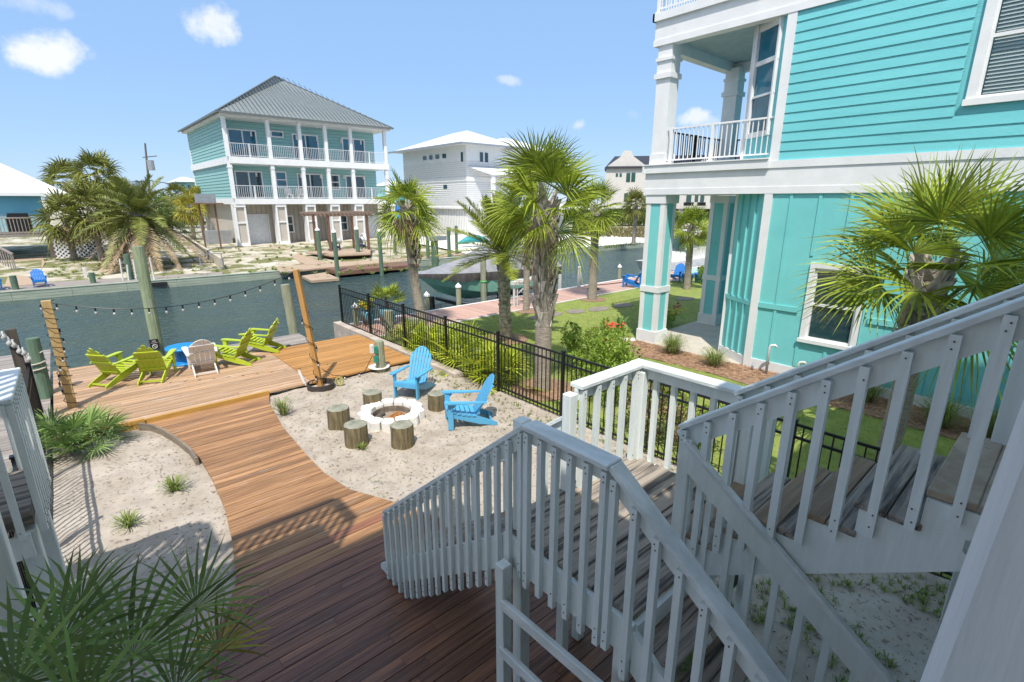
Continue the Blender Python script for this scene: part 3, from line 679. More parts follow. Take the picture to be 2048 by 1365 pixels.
T1 = V((3.76, 11.42, 2.74)); B1 = V((3.95, 11.22, .0))
t = thing('light_post', 'leaning orange square post carrying the string lights, set in a steel ring', 'post', B1)
m = MB(); m.bar(B1, T1, .105, .105, (1, 1, 0)); m.build('shaft', POSTN, t, bevel=.006)
T2 = V((-.42, 13.19, 2.33)); B2 = V((-.42, 13.18, .08))
t = thing('light_post', 'upright yellow timber post wrapped in black string lights at left', 'post', B2)
m = MB(); m.bar(B2, T2, .15, .11); m.build('shaft', POSTY, t, bevel=.006)
t = thing('steel_ring', 'low dark steel ring round the foot of the orange post', 'ring', (3.95, 11.2, 0)); m = MB()
m.lathe((3.95, 11.2, 0), [(.30, -.02), (.31, .12), (.285, .12), (.275, -.02)], 28); m.build('rim', RUST, t)
m = MB(); m.bar((3.68, 11.42, .05), (3.60, 11.52, .42), .055, .02, (1, 1, 0)); tag(m.build('white_stake', PLAW), 'short white stake leaning beside the steel ring', 'stake')
t = thing('hose_reel', 'small yellow round wheel lying by the steel ring', 'wheel', (4.33, 11.02, 0)); m = MB()
for j in range(16):
    a0, a1 = 2*PI*j/16, 2*PI*(j+1)/16; f = lambda a, r_: (4.33+r_*math.cos(a)*.72, 11.02-r_*math.cos(a)*.62, .11+r_*math.sin(a))
    m.bar(f(a0, .095), f(a1, .095), .03, .03, (1, 1, 0))
for j in range(5): m.bar(f(0, 0), f(2*PI*j/5, .09), .02, .02, (1, 1, 0))
m.build('rim', M('pale_yellow', (.42, .38, .12), .6), t)
# string lights
def sag(a, b, s, n): return [lerp(a, b, i/n)-V((0, 0, s*4*(i/n)*(1-i/n))) for i in range(n+1)]
def bulb_at(t, p, drop=.07):
    m = MB(); m.tube([p, p-V((0, 0, drop))], .018, 6); m.build('socket', BLK, t)
    m = MB(); q = p-V((0, 0, drop)); m.lathe(q, [(.010, -.07), (.022, -.05), (.024, -.03), (.012, .0)], 8); m.build('bulb', BULB, t, smooth=True)
sl = thing('string_lights', 'black cord of clear bulbs strung between the yellow post and the orange post', 'string lights', T2)
c = sag(T2+V((0, 0, -.03)), T1+V((0, 0, -.02)), .42, 30); m = MB(); m.tube(c, .008, 5); m.build('cord', BLK, sl)
for i in range(1, 30, 2): bulb_at(sl, c[i])
def wrap(name, lab, A, B, r, turns, drop_every):
    t = thing(name, lab, 'string lights', B); A = V(A); B = V(B); n = int(turns*10); pts = []
    for i in range(n+1):
        a = 2*PI*turns*i/n; p = lerp(A, B, i/n); pts.append(p+V((r*math.cos(a)*1.1, r*math.sin(a)*1.1, 0)))
    m = MB(); m.tube(pts, .008, 5); m.build('cord', BLK, t)
    for i in range(4, n, drop_every): bulb_at(t, pts[i], .05)
wrap('string_lights', 'string of dark bulbs wound tightly round the yellow timber post', T2, B2+V((0, 0, .1)), .10, 11, 9)
wrap('string_lights', 'string of bulbs wound loosely round the leaning orange post', lerp(T1, B1, .35), lerp(T1, B1, .95), .085, 4, 8)
t = thing('string_lights', 'bulb cord lying from the orange post along the sand to the outlet post', 'string lights', (4.6, 11.2, 0))
pts = [(4.0, 11.15, .45), (4.25, 11.25, .22), (4.55, 11.32, .10), (4.85, 11.33, .03), (5.1, 11.30, .10), (5.3, 11.22, .5)]
m = MB(); m.tube(pts, .008, 5); m.build('cord', BLK, t); bulb_at(t, V((4.58, 11.3, .11)), .03); bulb_at(t, V((4.95, 11.3, .1)), .03)
t = thing('string_lights', 'bunch of clear bulbs hanging on the dark timber post at the left edge', 'string lights', (-.98, 12.5, 1.6))
for i in range(7):
    p = V((-1.12+.05*i, 12.52, 2.0-.085*i+.04*(i % 2))); m = MB(); m.tube([p, p-V((0, 0, .05))], .015, 6); m.build('socket', WHITE2, t); m = MB(); m.lathe(p-V((0, 0, .05)), [(.015, -.11), (.042, -.08), (.045, -.05), (.015, 0)], 8); m.build('bulb', BULB, t, smooth=True)
m = MB(); m.tube([(-1.8, 12.4, 2.35), (-1.3, 12.5, 2.1), (-1.05, 12.55, 1.9), (-.85, 12.55, 1.4)], .01, 5); m.build('cord', WHITE2, t)

# ================================================================== NEIGHBOUR TEAL HOUSE
nh = thing('teal_house', 'bright teal house with white trim and stacked porches at right', 'house', (14, 2, 0))
XW = 12.87; YN = -9.; YC = 5.33; XE = 24
def part(name, mat, fn, par=nh, **k):
    m = MB(); fn(m); return m.build(name, mat, par, **k)
# ground floor: board and batten wall
def lower(m):
    m.box(XW, XE, YN, 2.96, 0, 4.36); m.box(XW, XE, 4.14, YC, 0, 4.36); m.box(XW, XE, 2.96, 4.14, 0, .94); m.box(XW, XE, 2.96, 4.14, 2.82, 4.36)
    m.box(XW+.6, XE, 2.96, 4.14, .94, 2.82)
part('ground_floor_wall', TEALP, lower)
def batt(m):
    y = 4.76
    while y > YN:
        if 2.85 < y < 4.2: m.box(XW-.022, XW-.001, y-.032, y+.032, 2.98, 4.36); m.box(XW-.022, XW-.001, y-.032, y+.032, .32, .80)
        else: m.box(XW-.022, XW-.001, y-.032, y+.032, 1.75, 4.36); m.box(XW-.022, XW-.001, y-.032, y+.032, .30, 1.62)
        y -= .61
    m.box(XW-.035, XW-.001, 4.26, YC-.15, 1.621, 1.749); m.box(XW-.035, XW-.001, YN, 2.84, 1.621, 1.749)
part('battens', TEALP, batt)
part('base_trim', WHITE2, lambda m: m.box(XW-.03, XW-.002, YN, YC-.15, -.02, .28))
def cornerb(m): m.box(XW-.04, XW+.02, YC-.148, YC+.04, -.02, 4.36)
part('corner_board', WHITE2, cornerb)
# angled bay wall of the porch
ang = [(XW+.02, YC+.04), (XW+.62, 6.33), (XW+1.9, 6.55), (XW+2.9, 6.0), (XW+4.2, YC)]
part('angled_wall', TEALP, lambda m: m.prism(ang, 0, 4.36))
def angb(m):
    a, b = V((*ang[0], 0)), V((*ang[1], 0)); d = (b-a); o = V((-d.y, d.x, 0)).normalized()*.02
    for f in (.25, .5, .75): p = a+d*f+o; m.bar(p+V((0, 0, .3)), p+V((0, 0, 1.6)), .05, .03, d.normalized()); m.bar(p+V((0, 0, 1.75)), p+V((0, 0, 4.36)), .05, .03, d.normalized())
    m.bar(a+o+V((0, 0, 1.68)), b+o+V((0, 0, 1.68)), .03, .12)
part('angled_battens', TEALP, angb)
def angt(m):
    a, b = V((*ang[0], 0)), V((*ang[1], 0)); d = (b-a); o = V((-d.y, d.x, 0)).normalized()*.022
    m.bar(a+o+V((0, 0, .15)), b+o+V((0, 0, .15)), .035, .26); m.bar(b+V((0, 0, 0)), b+V((0, 0, 4.36)), .07, .07, (1, 0, 0))
part('angled_trim', WHITE2, angt)
# windows
def window(par, x, y0, y1, z0, z1, tw, glass, mull=.5, name='window', dep=.05, blinds=False):
    w = MB(); w.box(x-dep, x-.002, y0-tw, y0, z0, z1); w.box(x-dep, x-.002, y1, y1+tw, z0, z1); w.box(x-dep, x-.002, y0-tw, y1+tw, z1+.001, z1+tw*1.2); w.box(x-dep*1.6, x-.002, y0-tw-.03, y1+tw+.03, z0-tw*.8, z0-.001)
    f = w.build(name, WHITE2, par)
    s = MB(); s.box(x+.0, x+.05, y0+.001, y0+.05, z0, z1); s.box(x+.0, x+.05, y1-.05, y1-.001, z0, z1); s.box(x, x+.05, y0+.05, y1-.05, z1-.05, z1-.001); s.box(x, x+.05, y0+.05, y1-.05, z0+.001, z0+.05)
    zm = z0+(z1-z0)*mull; s.box(x+.01, x+.05, y0+.05, y1-.05, zm-.03, zm+.03)
    s.build('sash', WHITE2, f)
    g = MB(); g.add([(x+.055, y0+.04, z0+.04), (x+.055, y1-.04, z0+.04), (x+.055, y1-.04, z1-.04), (x+.055, y0+.04, z1-.04)], [(3, 2, 1, 0)]); g.build('pane', glass, f)
    if blinds:
        b_ = MB(); z = z0+.08
        while z < z1-.08: b_.add([(x+.10, y0+.06, z), (x+.10, y1-.06, z), (x+.14, y1-.06, z+.055), (x+.14, y0+.06, z+.055)], [(0, 1, 2, 3)]); z += .062
        b_.build('blinds', BLIND, f)
    return f
window(nh, XW, 3.08, 4.02, 1.04, 2.70, .11, GLASS)
GL2 = M('clear_window_glass', (.02, .05, .06), .05, spec=.9)
N_ = GL2.node_tree.nodes; Lk = GL2.node_tree.links; tr_ = N_.new('ShaderNodeBsdfTransparent'); mx_ = N_.new('ShaderNodeMixShader'); mx_.inputs[0].default_value = .72
gl_ = N_.new('ShaderNodeBsdfGlossy'); gl_.inputs['Roughness'].default_value = .02; fr__ = N_.new('ShaderNodeLayerWeight'); fr__.inputs['Blend'].default_value = .5; mp__ = N_.new('ShaderNodeMapRange'); mp__.inputs['To Min'].default_value = .06; mp__.inputs['To Max'].default_value = .55; Lk.new(fr__.outputs['Facing'], mp__.inputs['Value']); Lk.new(mp__.outputs[0], mx_.inputs[0])
tr_.inputs[0].default_value = (.88, .93, .92, 1); Lk.new(tr_.outputs[0], mx_.inputs[1]); Lk.new(gl_.outputs[0], mx_.inputs[2]); Lk.new(mx_.outputs[0], N_['Material Output'].inputs['Surface'])
# first floor: lap siding, real wedges
def up(m):
    m.box(XW+.02, XE, YN, .18, 5.0, 12.2); m.box(XW+.02, XE, 1.99, YC-.02, 5.0, 12.2); m.box(XW+.02, XE, .18, 1.99, 5.0, 5.88); m.box(XW+.02, XE, .18, 1.99, 8.0, 12.2); m.box(XW+.6, XE, .18, 1.99, 5.88, 8.0)
part('upper_wall', TEAL, up)
def lap(m):
    z = 5.10
    while z < 8.14:
        zt = min(z+.203, 8.15)
        segs = [(YN, YC-.16)] if zt < 5.72 or z > 8.1 else [(YN, .02), (2.14, YC-.16)]
        for a, b in segs:
            m.add([(XW-.022, a, z), (XW-.022, b, z), (XW-.004, b, zt), (XW-.004, a, zt), (XW+.02, a, z), (XW+.02, b, z)], [(1, 0, 3, 2), (0, 1, 5, 4)])
        z += .203
part('lap_siding', TEAL, lap)
window(nh, XW+.02, .30, 1.88, 5.98, 8.0, .14, GL2, blinds=True)
def band(m):
    m.box(XW-.045, XW+.001, YN, 8.78, 4.36, 4.515); m.box(XW-.03, XW+.0, YN, 8.76, 4.516, 4.935); m.box(XW-.052, XW+.0, YN, YC+.02, 4.936, 5.10)
    m.box(XW-.10, XW+.0, YC+.021, 8.82, 4.936, 5.14); m.box(XW-.13, XW+.0, YC+.03, 8.85, 5.141, 5.17)
    m.box(XW, 17.1, 8.70, 8.76, 4.36, 4.935); m.box(XW-.12, 17.2, 8.765, 8.82, 4.936, 5.17)
    m.box(XW-.052, XW+.0, YN, 8.78, 8.15, 8.30); m.box(XW-.03, XW, YN, 8.76, 8.301, 8.74); m.box(XW-.10, XW, YN, 8.82, 8.741, 8.93)
    m.box(XW, 17.1, 8.70, 8.76, 8.15, 8.74); m.box(XW-.1, 17.2, 8.765, 8.82, 8.741, 8.93)
part('band_trim', WHITE2, band)
part('upper_corner_board', WHITE2, lambda m: m.box(XW-.04, XW+.05, YC-.158, YC+.04, 5.10, 8.149))
part('porch_floor', WHITE2, lambda m: m.box(XW+.002, 17.05, YC-.4, 8.70, 4.37, 5.168))
part('porch_ceiling', CEIL, lambda m: (m.box(XW+.002, 17.05, YC-.4, 8.70, 8.31, 8.9)))
def beams(m): m.box(XW+.001, XW+.22, YC+.05, 8.68, 8.15, 8.309); m.box(XW+.221, 17.0, 8.42, 8.69, 8.05, 8.309); m.box(16.75, 17.0, YC, 8.42, 8.05, 8.309)
part('porch_beam', WHITE2, beams)
part('upper_angled_wall', TEAL, lambda m: m.prism([(p[0]+.001, p[1]) for p in ang], 5.17, 8.305))
def aw(m):
    a, b = V((*ang[0], 0)), V((*ang[1], 0)); d = (b-a); o = V((-d.y, d.x, 0)).normalized()*.03
    for f0, f1, z0, z1 in ((.10, .20, 5.7, 8.2), (.80, .90, 5.7, 8.2)): m.bar(a+d*(f0+f1)/2+o+V((0, 0, z0)), a+d*(f0+f1)/2+o+V((0, 0, z1)), .11, .05, d.normalized())
    for z, h_ in ((5.75, .12), (7.35, .10), (8.12, .16), (6.62, .05)): m.bar(a+d*.12+o*.9+V((0, 0, z)), a+d*.88+o*.9+V((0, 0, z)), .05, h_)
    m.bar(b+V((0, 0, 5.17)), b+V((0, 0, 8.3)), .08, .08, (1, 0, 0))
fw = part('porch_window', WHITE2, aw)
def ag(m):
    a, b = V((*ang[0], 0)), V((*ang[1], 0)); d = (b-a); o = V((-d.y, d.x, 0)).normalized()*.012
    m.add([a+d*.18+o+V((0, 0, 5.8)), a+d*.82+o+V((0, 0, 5.8)), a+d*.82+o+V((0, 0, 8.1)), a+d*.18+o+V((0, 0, 8.1))], [(3, 2, 1, 0)])
part('pane', GLASSB, ag, par=fw)
def pillar(x, y):
    w = .60
    q = part('pillar', TEALP, lambda m: m.box(x+.015, x+w-.015, y+.015, y+w-.015, 0, 4.30))
    def tr(m):
        for cx in (x, x+w-.14):
            for cy in (y, y+w-.14): m.box(cx, cx+.14, cy, cy+.14, .40, 4.12)
        m.box(x-.03, x+w+.03, y-.03, y+w+.03, -.02, .40); m.box(x-.02, x+w+.02, y-.02, y+w+.02, 1.58, 1.75); m.box(x-.02, x+w+.02, y-.02, y+w+.02, 4.12, 4.355)
    m = MB(); tr(m); m.build('pillar_trim', WHITE2, q)
pillar(XW, 8.08); pillar(16.4, 7.98)
def column(m, x, y):
    w = .42; m.box(x, x+w, y, y+w, 5.45, 7.35); m.box(x-.03, x+w+.03, y-.03, y+w+.03, 5.17, 5.45); m.box(x-.05, x+w+.05, y-.05, y+w+.05, 7.35, 7.48)
    m.box(x-.005, x+w+.005, y-.005, y+w+.005, 7.48, 7.78); m.box(x-.04, x+w+.04, y-.04, y+w+.04, 7.78, 7.86); m.box(x, x+w, y, y+w, 7.86, 8.15)
for x, y in ((XW, 8.22), (16.5, 8.15)): part('porch_column', WHITE2, lambda m: column(m, x, y))
def wrail(par, a, b, z0, h, mat=WHITE2, sp=.125, mid=None):
    a = V((*a, z0)); b = V((*b, z0)); m = MB(); L_ = (b-a).length
    m.bar(a+V((0, 0, h)), b+V((0, 0, h)), .055, .04); m.bar(a+V((0, 0, .10)), b+V((0, 0, .10)), .04, .035)
    n = int(L_/sp)
    for i in range(1, n): p = lerp(a, b, i/n); m.bar(p+V((0, 0, .1)), p+V((0, 0, h)), .022, .022)
    for f in (mid or []): p = lerp(a, b, f); m.box(p.x-.035, p.x+.035, p.y-.035, p.y+.035, z0, z0+h+.03); m.box(p.x-.06, p.x+.06, p.y-.06, p.y+.06, z0, z0+.04)
    return m.build('balcony_railing', mat, par)
wrail(nh, (XW+.08, 8.2), (XW+.08, YC+.06), 5.17, .90, mid=(.04, .46)); wrail(nh, (XW+.5, 8.5), (16.5, 8.5), 5.17, .90, BLACK, mid=(.5,)); wrail(nh, (16.9, 8.4), (16.9, YC+.5), 5.17, .90, BLACK)
wrail(nh, (XW-.02, 8.74), (XW-.02, 5.4), 8.93, 1.0, mid=(.01, .5)); wrail(nh, (XW-.02, 8.74), (17.1, 8.74), 8.93, 1.0)
part('roof', DARKROOF, lambda m: (m.ext([(XW-.5, YN, 12.2), (XE, YN, 12.2), (XE, YC+.5, 12.2), (XW-.5, YC+.5, 12.2)], (0, 0, .3))))
def tcol(m): m.box(XW, XW+.35, 8.3, 8.65, 8.93, 9.0); m.box(XE-3, XE, YC-.5, YC, 8.9, 12.2)
# pvc pipes by the wall
for x, y, h, lab in ((12.56, 4.66, .78, 'thin white vent pipe with hooked top by the teal wall corner'), (12.62, 3.98, .50, 'shorter thick white pipe elbow near the teal wall')):
    m = MB(); m.tube([(x, y, 0), (x, y, h-.05), (x+.01, y-.02, h), (x+.05, y-.10, h+.02), (x+.06, y-.14, h-.03)], .032, 8); tag(m.build('vent_pipe', PIPE, smooth=True), lab, 'pipe')
m = MB(); m.tube([(12.6, 5.02, 0), (12.6, 5.02, .16), (12.64, 5.02, .22)], .03, 8); tag(m.build('vent_pipe', GALV, smooth=True), 'stubby grey pipe at the foot of the teal corner board', 'pipe')

# ================================================================== PLANTS
def fan(m, base, d, pet, L_, r, nseg=24, spread=4.3, droop=.35, cup=.25, w=1.0, roll=.35):
    """one fan leaf: petiole then a fan of pleated leaflets"""
    d = V(d).normalized(); up = V((0, 0, 1))
    if abs(d.dot(up)) > .97: up = V((1, .2, 0))
    s = d.cross(up).normalized(); n = s.cross(d).normalized()
    ro = r.uniform(-roll, roll); s, n = s*math.cos(ro)+n*math.sin(ro), n*math.cos(ro)-s*math.sin(ro)
    sagp = -.10*pet*(1-abs(d.z)); hub = base+d*pet+V((0, 0, sagp))
    pw = .012
    m.add([base-s*pw, base+s*pw, hub+s*pw*.7, hub-s*pw*.7, base+n*pw], [(0, 1, 2, 3), (0, 4, 3), (4, 1, 2)])
    for i in range(nseg):
        a = -spread/2+spread*i/(nseg-1); ca, sa = math.cos(a), math.sin(a)
        v = (d*ca+s*sa)
        l = L_*(.72+.28*math.cos(a*.45))*r.uniform(.88, 1.06)
        t = s*ca-d*sa
        hw = w*l*spread/(nseg-1)*.165
        cu = n*(cup*l*(abs(sa)**1.5)*.6)
        g = droop*l*r.uniform(.6, 1.3)
        p1 = hub+v*l*.36+cu*.35-n*(g*.02); tw = n*hw*.8*(1 if i % 2 else -1)
        p2 = hub+v*l*.70+cu*.65+V((0, 0, -g*.20))+t*r.uniform(-.012, .012)*l; p3 = hub+v*l*1.02+cu*.9+V((0, 0, -g*.66))+t*r.uniform(-.05, .05)*l
        m.add([hub, p1+t*hw+tw, p1-t*hw-tw*.4, p2+t*hw*.62+tw*.5, p2-t*hw*.62, p3], [(0, 2, 1), (1, 2, 4, 3), (3, 4, 5)])
def crown(m, md, c, r, nleaf, pet, L_, e0=80, e1=-45, nseg=24, dead=0, droop=.55, squash=1., spread=4.0):
    for i in range(nleaf):
        f = (i+.5)/nleaf; az = i*2.39996+r.uniform(-.25, .25); el = R(e0+(e1-e0)*f**.9+r.uniform(-8, 8))
        d = V((math.cos(az)*math.cos(el), math.sin(az)*math.cos(el), math.sin(el)*squash))
        b = c+V((0, 0, (.16-.62*f)*.8))+V((d.x, d.y, 0))*.06
        fan(m, b, d, pet*r.uniform(.6, 1.2), L_*r.uniform(.85, 1.12), r, nseg, spread=spread*r.uniform(.75, 1), droop=droop*(.7+f), roll=1.1, cup=.4)
    for i in range(dead):
        az = r.uniform(0, 2*PI); el = R(r.uniform(-80, -50)); d = V((math.cos(az)*math.cos(el), math.sin(az)*math.cos(el), math.sin(el)))
        fan(md, c+V((0, 0, -.15))+V((d.x, d.y, 0))*.1, d, pet*.6, L_*.8, r, 14, spread=2.2, droop=1.0, w=.7)
def trunk_mesh(pts, rad, r, n=12):
    m = MB(); P = [V(p) for p in pts]; out = []; rr2 = []
    k = len(P)-1; steps = 26
    for i in range(steps+1):
        f = i/steps*k; j = min(int(f), k-1); out.append(lerp(P[j], P[j+1], f-j)); a, b = rad[j], rad[j+1]
        rr2.append((a+(b-a)*(f-j))*(1+.05*(i % 2)+r.uniform(-.03, .03)))
    m.tube(out, rr2, n); return m
def boots(m, p0, p1, r0, r1, r, rows, per=6, length=.26, outw=.35):
    for i in range(rows):
        f = i/rows; c = lerp(p0, p1, f); rd = r0+(r1-r0)*f
        for j in range(per):
            a = 2*PI*(j+.5*(i % 2))/per+r.uniform(-.1, .1); o = V((math.cos(a), math.sin(a), 0)); s = V((-math.sin(a), math.cos(a), 0))
            b0 = c+o*rd*.75; ln = length*r.uniform(.75, 1.15); tilt = outw*r.uniform(.6, 1.3)*(.6+.8*f)
            lean = s*(1 if (i+j) % 2 else -1)*ln*.40
            tip = b0+V((0, 0, ln))+o*ln*tilt+lean; wa, wb = rd*.42, rd*.22; th = o*.022
            m.add([b0-s*wa, b0+s*wa, tip+s*wb, tip-s*wb, b0-s*wa+th*1.5+V((0, 0, .01)), b0+s*wa+th*1.5+V((0, 0, .01)), tip+s*wb+th, tip-s*wb+th],
                  [(3, 2, 1, 0), (4, 5, 6, 7), (0, 1, 5, 4), (1, 2, 6, 5), (2, 3, 7, 6), (3, 0, 4, 7)])
def sabal(name, lab, base, top, rad, seed, nleaf=30, pet=.55, L_=.75, boot=None, dead=4, mat=FROND, group=None, e0=82, e1=-45, nseg=24, bend=(0, 0, 0), cat='palm tree', per=6, blen=.26, squash=1., droop=.55, outw=.35):
    r = random.Random(seed); base = V(base); top = V(top); t = thing(name, lab, cat, base, group)
    mid = lerp(base, top, .5)+V(bend)
    tm = trunk_mesh([base+V((0, 0, -.1)), mid, top], [rad[0], rad[1], rad[2]], r); tm.build('trunk', TRUNK, t, smooth=True)
    if boot:
        m = MB(); a = lerp(base, top, boot[0]); 
        if boot[0] < .5: 
            a = lerp(base, mid, boot[0]*2); boots(m, a, mid, rad[1]*1.05, rad[1]*1.05, r, int(boot[1]*(.5-boot[0])/(1-boot[0])), per, blen, outw); a = mid
            boots(m, a, top, rad[1]*1.05, rad[2]*1.05, r, int(boot[1]*.5/(1-boot[0])), per, blen, outw*2)
        else: boots(m, a, top, rad[2]*1.05, rad[2]*1.1, r, boot[1], per, blen)
        m.build('leaf_bases', BOOT, t)
    m = MB(); md = MB(); crown(m, md, top, r, nleaf, pet, L_, e0, e1, nseg, dead, droop=droop, squash=squash)
    m.build('crown', mat, t)
    if dead: md.build('dead_fronds', FRONDD, t)
    return t
def frond(m, base, d, L_, r, nl=26, ll=.28, arch=.5, steps=10):
    """pinnate frond"""
    d = V(d).normalized(); h = V((d.x, d.y, 0)); h = h.normalized() if h.length > .05 else V((1, 0, 0)); pts = []
    for i in range(steps+1):
        f = i/steps; pts.append(base+d*L_*f+V((0, 0, -arch*L_*f*f))-h*0)
    s = h.cross(V((0, 0, 1))).normalized()
    for a, b, i in zip(pts, pts[1:], range(steps)):
        w = .02*(1-i/steps)+.005; m.add([a-s*w, a+s*w, b+s*w*.9, b-s*w*.9, a+V((0, 0, w)), b+V((0, 0, w))], [(0, 1, 2, 3), (0, 4, 5, 3), (1, 4, 5, 2)])
    for i in range(nl):
        f = .08+.92*i/nl; j = min(int(f*steps), steps-1); p = lerp(pts[j], pts[j+1], f*steps-j); t = (pts[j+1]-pts[j]).normalized()
        n = s.cross(t).normalized(); 
        if n.z < 0: n = -n
        l = ll*(.45+.9*math.sin(PI*min(1, f*.9+.12)))*r.uniform(.85, 1.1)
        for sd in (-1, 1):
            v = (s*sd*.75+t*.75+n*r.uniform(.05, .45)).normalized(); w = t*(.0095 if L_ < 3 else .020)*(L_**.5)
            q = p+v*l+V((0, 0, -.12*l)); m.add([p-w, p+w, lerp(p, q, .6)+w*.9, q, lerp(p, q, .6)-w*.9], [(0, 1, 2, 3, 4)])
def date_palm(name, lab, base, top, rad, seed, n1, L_, ll, nl, matl=DATEL, dead=0, e1=-35, arch=.35, e0=80, deadL=None):
    r = random.Random(seed); base = V(base); top = V(top); t = thing(name, lab, 'palm tree', base)
    trunk_mesh([base+V((0, 0, -.1)), lerp(base, top, .5), top], rad, r).build('trunk', TRUNK, t, smooth=True)
    m = MB(); boots(m, base+V((0, 0, .05)), top, rad[0]*1.02, rad[2]*1.12, r, int((top-base).length/.12), 9, .13, .35); m.build('leaf_bases', BOOT, t)
    m = MB()
    for i in range(n1):
        f = (i+.5)/n1; az = i*2.39996+r.uniform(-.2, .2); el = R(e0+(e1-e0)*f+r.uniform(-6, 6)); d = V((math.cos(az)*math.cos(el), math.sin(az)*math.cos(el), math.sin(el)))
        frond(m, top+V((0, 0, .1-.2*f)), d, L_*r.uniform(.85, 1.1)*(.75+.25*math.sin(PI*f)), r, nl, ll, arch*(.5+f))
    m.build('crown', matl, t)
    if dead:
        m = MB()
        for i in range(dead):
            az = r.uniform(0, 2*PI); el = R(r.uniform(-45, -12)); d = V((math.cos(az)*math.cos(el), math.sin(az)*math.cos(el), math.sin(el)))
            frond(m, top-V((0, 0, .25)), d, (deadL or L_)*r.uniform(.85, 1.05), r, nl, ll*.8, .42)
        m.build('dead_fronds', FRONDD, t)
    return t
def palmetto(name, lab, c, n, pet, L_, seed, mat, group=None, e0=75, e1=5, nseg=20, extra=None, droop=.25, spreadr=.25):
    r = random.Random(seed); c = V(c); t = thing(name, lab, 'palmetto', c, group); m = MB(); m2 = MB(); k = 0
    for i in range(n):
        f = (i+.5)/n; az = i*2.39996+r.uniform(-.3, .3); el = R(e0+(e1-e0)*f+r.uniform(-10, 10)); d = V((math.cos(az)*math.cos(el), math.sin(az)*math.cos(el), math.sin(el)))
        tgt = m2 if (extra and r.random() < extra[1]) else m
        fan(tgt, c+V((r.uniform(-1, 1)*spreadr, r.uniform(-1, 1)*spreadr, 0)), d, pet*r.uniform(.6, 1.15), L_*r.uniform(.8, 1.1), r, nseg, spread=3.9, droop=droop)
    m.build('leaves', mat, t)
    if m2.v: m2.build('yellow_leaves', extra[0], t)
    return t
def shrub(m, c, rad, nclump, nleaf, r, ls=.07, up=.4):
    for i in range(nclump):
        u = V((r.gauss(0, 1), r.gauss(0, 1), r.gauss(0, 1))).normalized()*r.random()**.45
        cc = V(c)+V((u.x*rad[0], u.y*rad[1], u.z*rad[2])); cr = r.uniform(.6, 1.3)*min(rad)*.22
        for j in range(nleaf):
            v = V((r.gauss(0, 1), r.gauss(0, 1), r.gauss(0, 1)+up)).normalized(); p = cc+v*cr*r.random()**.5
            w = V((r.gauss(0, 1), r.gauss(0, 1), r.gauss(0, 1))).cross(v).normalized(); l = ls*r.uniform(.6, 1.3)
            m.add([p, p+v*l*.5+w*l*.22, p+v*l, p+v*l*.5-w*l*.22], [(0, 1, 2, 3)])
def tuft(m, c, r, n, h, spread, w=.004, curl=.5):
    c = V(c)
    for i in range(n):
        a = r.uniform(0, 2*PI); o = V((math.cos(a), math.sin(a), 0)); s = V((-o.y, o.x, 0))*w; hh = h*r.uniform(.55, 1.1); sp = spread*r.uniform(.1, 1.1); b = c+o*r.uniform(0, .07*(spread/.3))
        p1 = b+V((0, 0, hh*.6))+o*sp*.35; p2 = b+V((0, 0, hh*(1-curl*.35*(sp/spread))))+o*sp*.75; p3 = b+V((0, 0, hh*(1-curl*(sp/spread))))+o*sp
        m.add([b-s, b+s, p1+s*.9, p1-s*.9, p2+s*.6, p2-s*.6, p3], [(0, 1, 2, 3), (3, 2, 4, 5), (5, 4, 6)])

# the palms in the neighbour yard
sabal('sabal_palm', 'tall sabal palm with crisscross leaf bases in the middle of the neighbour lawn', (7.72, 7.65, 0), (7.74, 7.72, 4.20), (.19, .185, .17), 21, nleaf=24, pet=.64, L_=.96, droop=.32, boot=(.36, 17), dead=4, nseg=34, per=6, blen=.46, outw=.10, e1=-30, e0=80)
sabal('sabal_palm', 'leaning sabal palm by the canal in front of the covered boat', (8.62, 14.25, 0), (8.35, 14.45, 4.05), (.17, .14, .19), 22, nleaf=21, pet=.48, L_=.82, boot=(.55, 12), dead=10, bend=(-.02, .1, 0), droop=.6)
sabal('sabal_palm', 'slim sabal palm at the edge of the pink dock left of the teal house', (17.04, 13.95, 0), (17.05, 13.95, 3.95), (.20, .17, .17), 23, nleaf=21, pet=.5, L_=.9, droop=.4, boot=(.66, 7), dead=8, group=None)
sabal('sabal_palm', 'thin smooth trunked sabal palm just behind the date palm', (13.35, 14.25, 0), (13.45, 14.3, 4.3), (.13, .12, .13), 24, nleaf=16, pet=.5, L_=.7, boot=(.7, 6), dead=3)
sabal('sabal_palm', 'sabal palm seen through the neighbour porch', (22.6, 12.6, 0), (22.5, 12.6, 3.05), (.17, .15, .16), 25, nleaf=26, pet=.45, L_=.72, boot=(.72, 5), dead=4)
sabal('sabal_palm', 'full sabal palm in front of the teal wall, cut by the stair rails', (9.70, 1.52, 0), (9.86, 1.47, 3.30), (.155, .15, .19), 26, nleaf=21, pet=.74, L_=1.25, droop=.28, boot=(.52, 12), dead=1, nseg=38, per=8, blen=.40, e1=-20, e0=76, mat=FROND)
date_palm('date_palm', 'young date palm with feathery yellow green fronds beside the leaning palm', (9.92, 11.5, 0), (9.85, 11.55, 2.72), [.165, .155, .15], 27, 44, 2.2, .34, 70, e1=-12, arch=.17, e0=80)
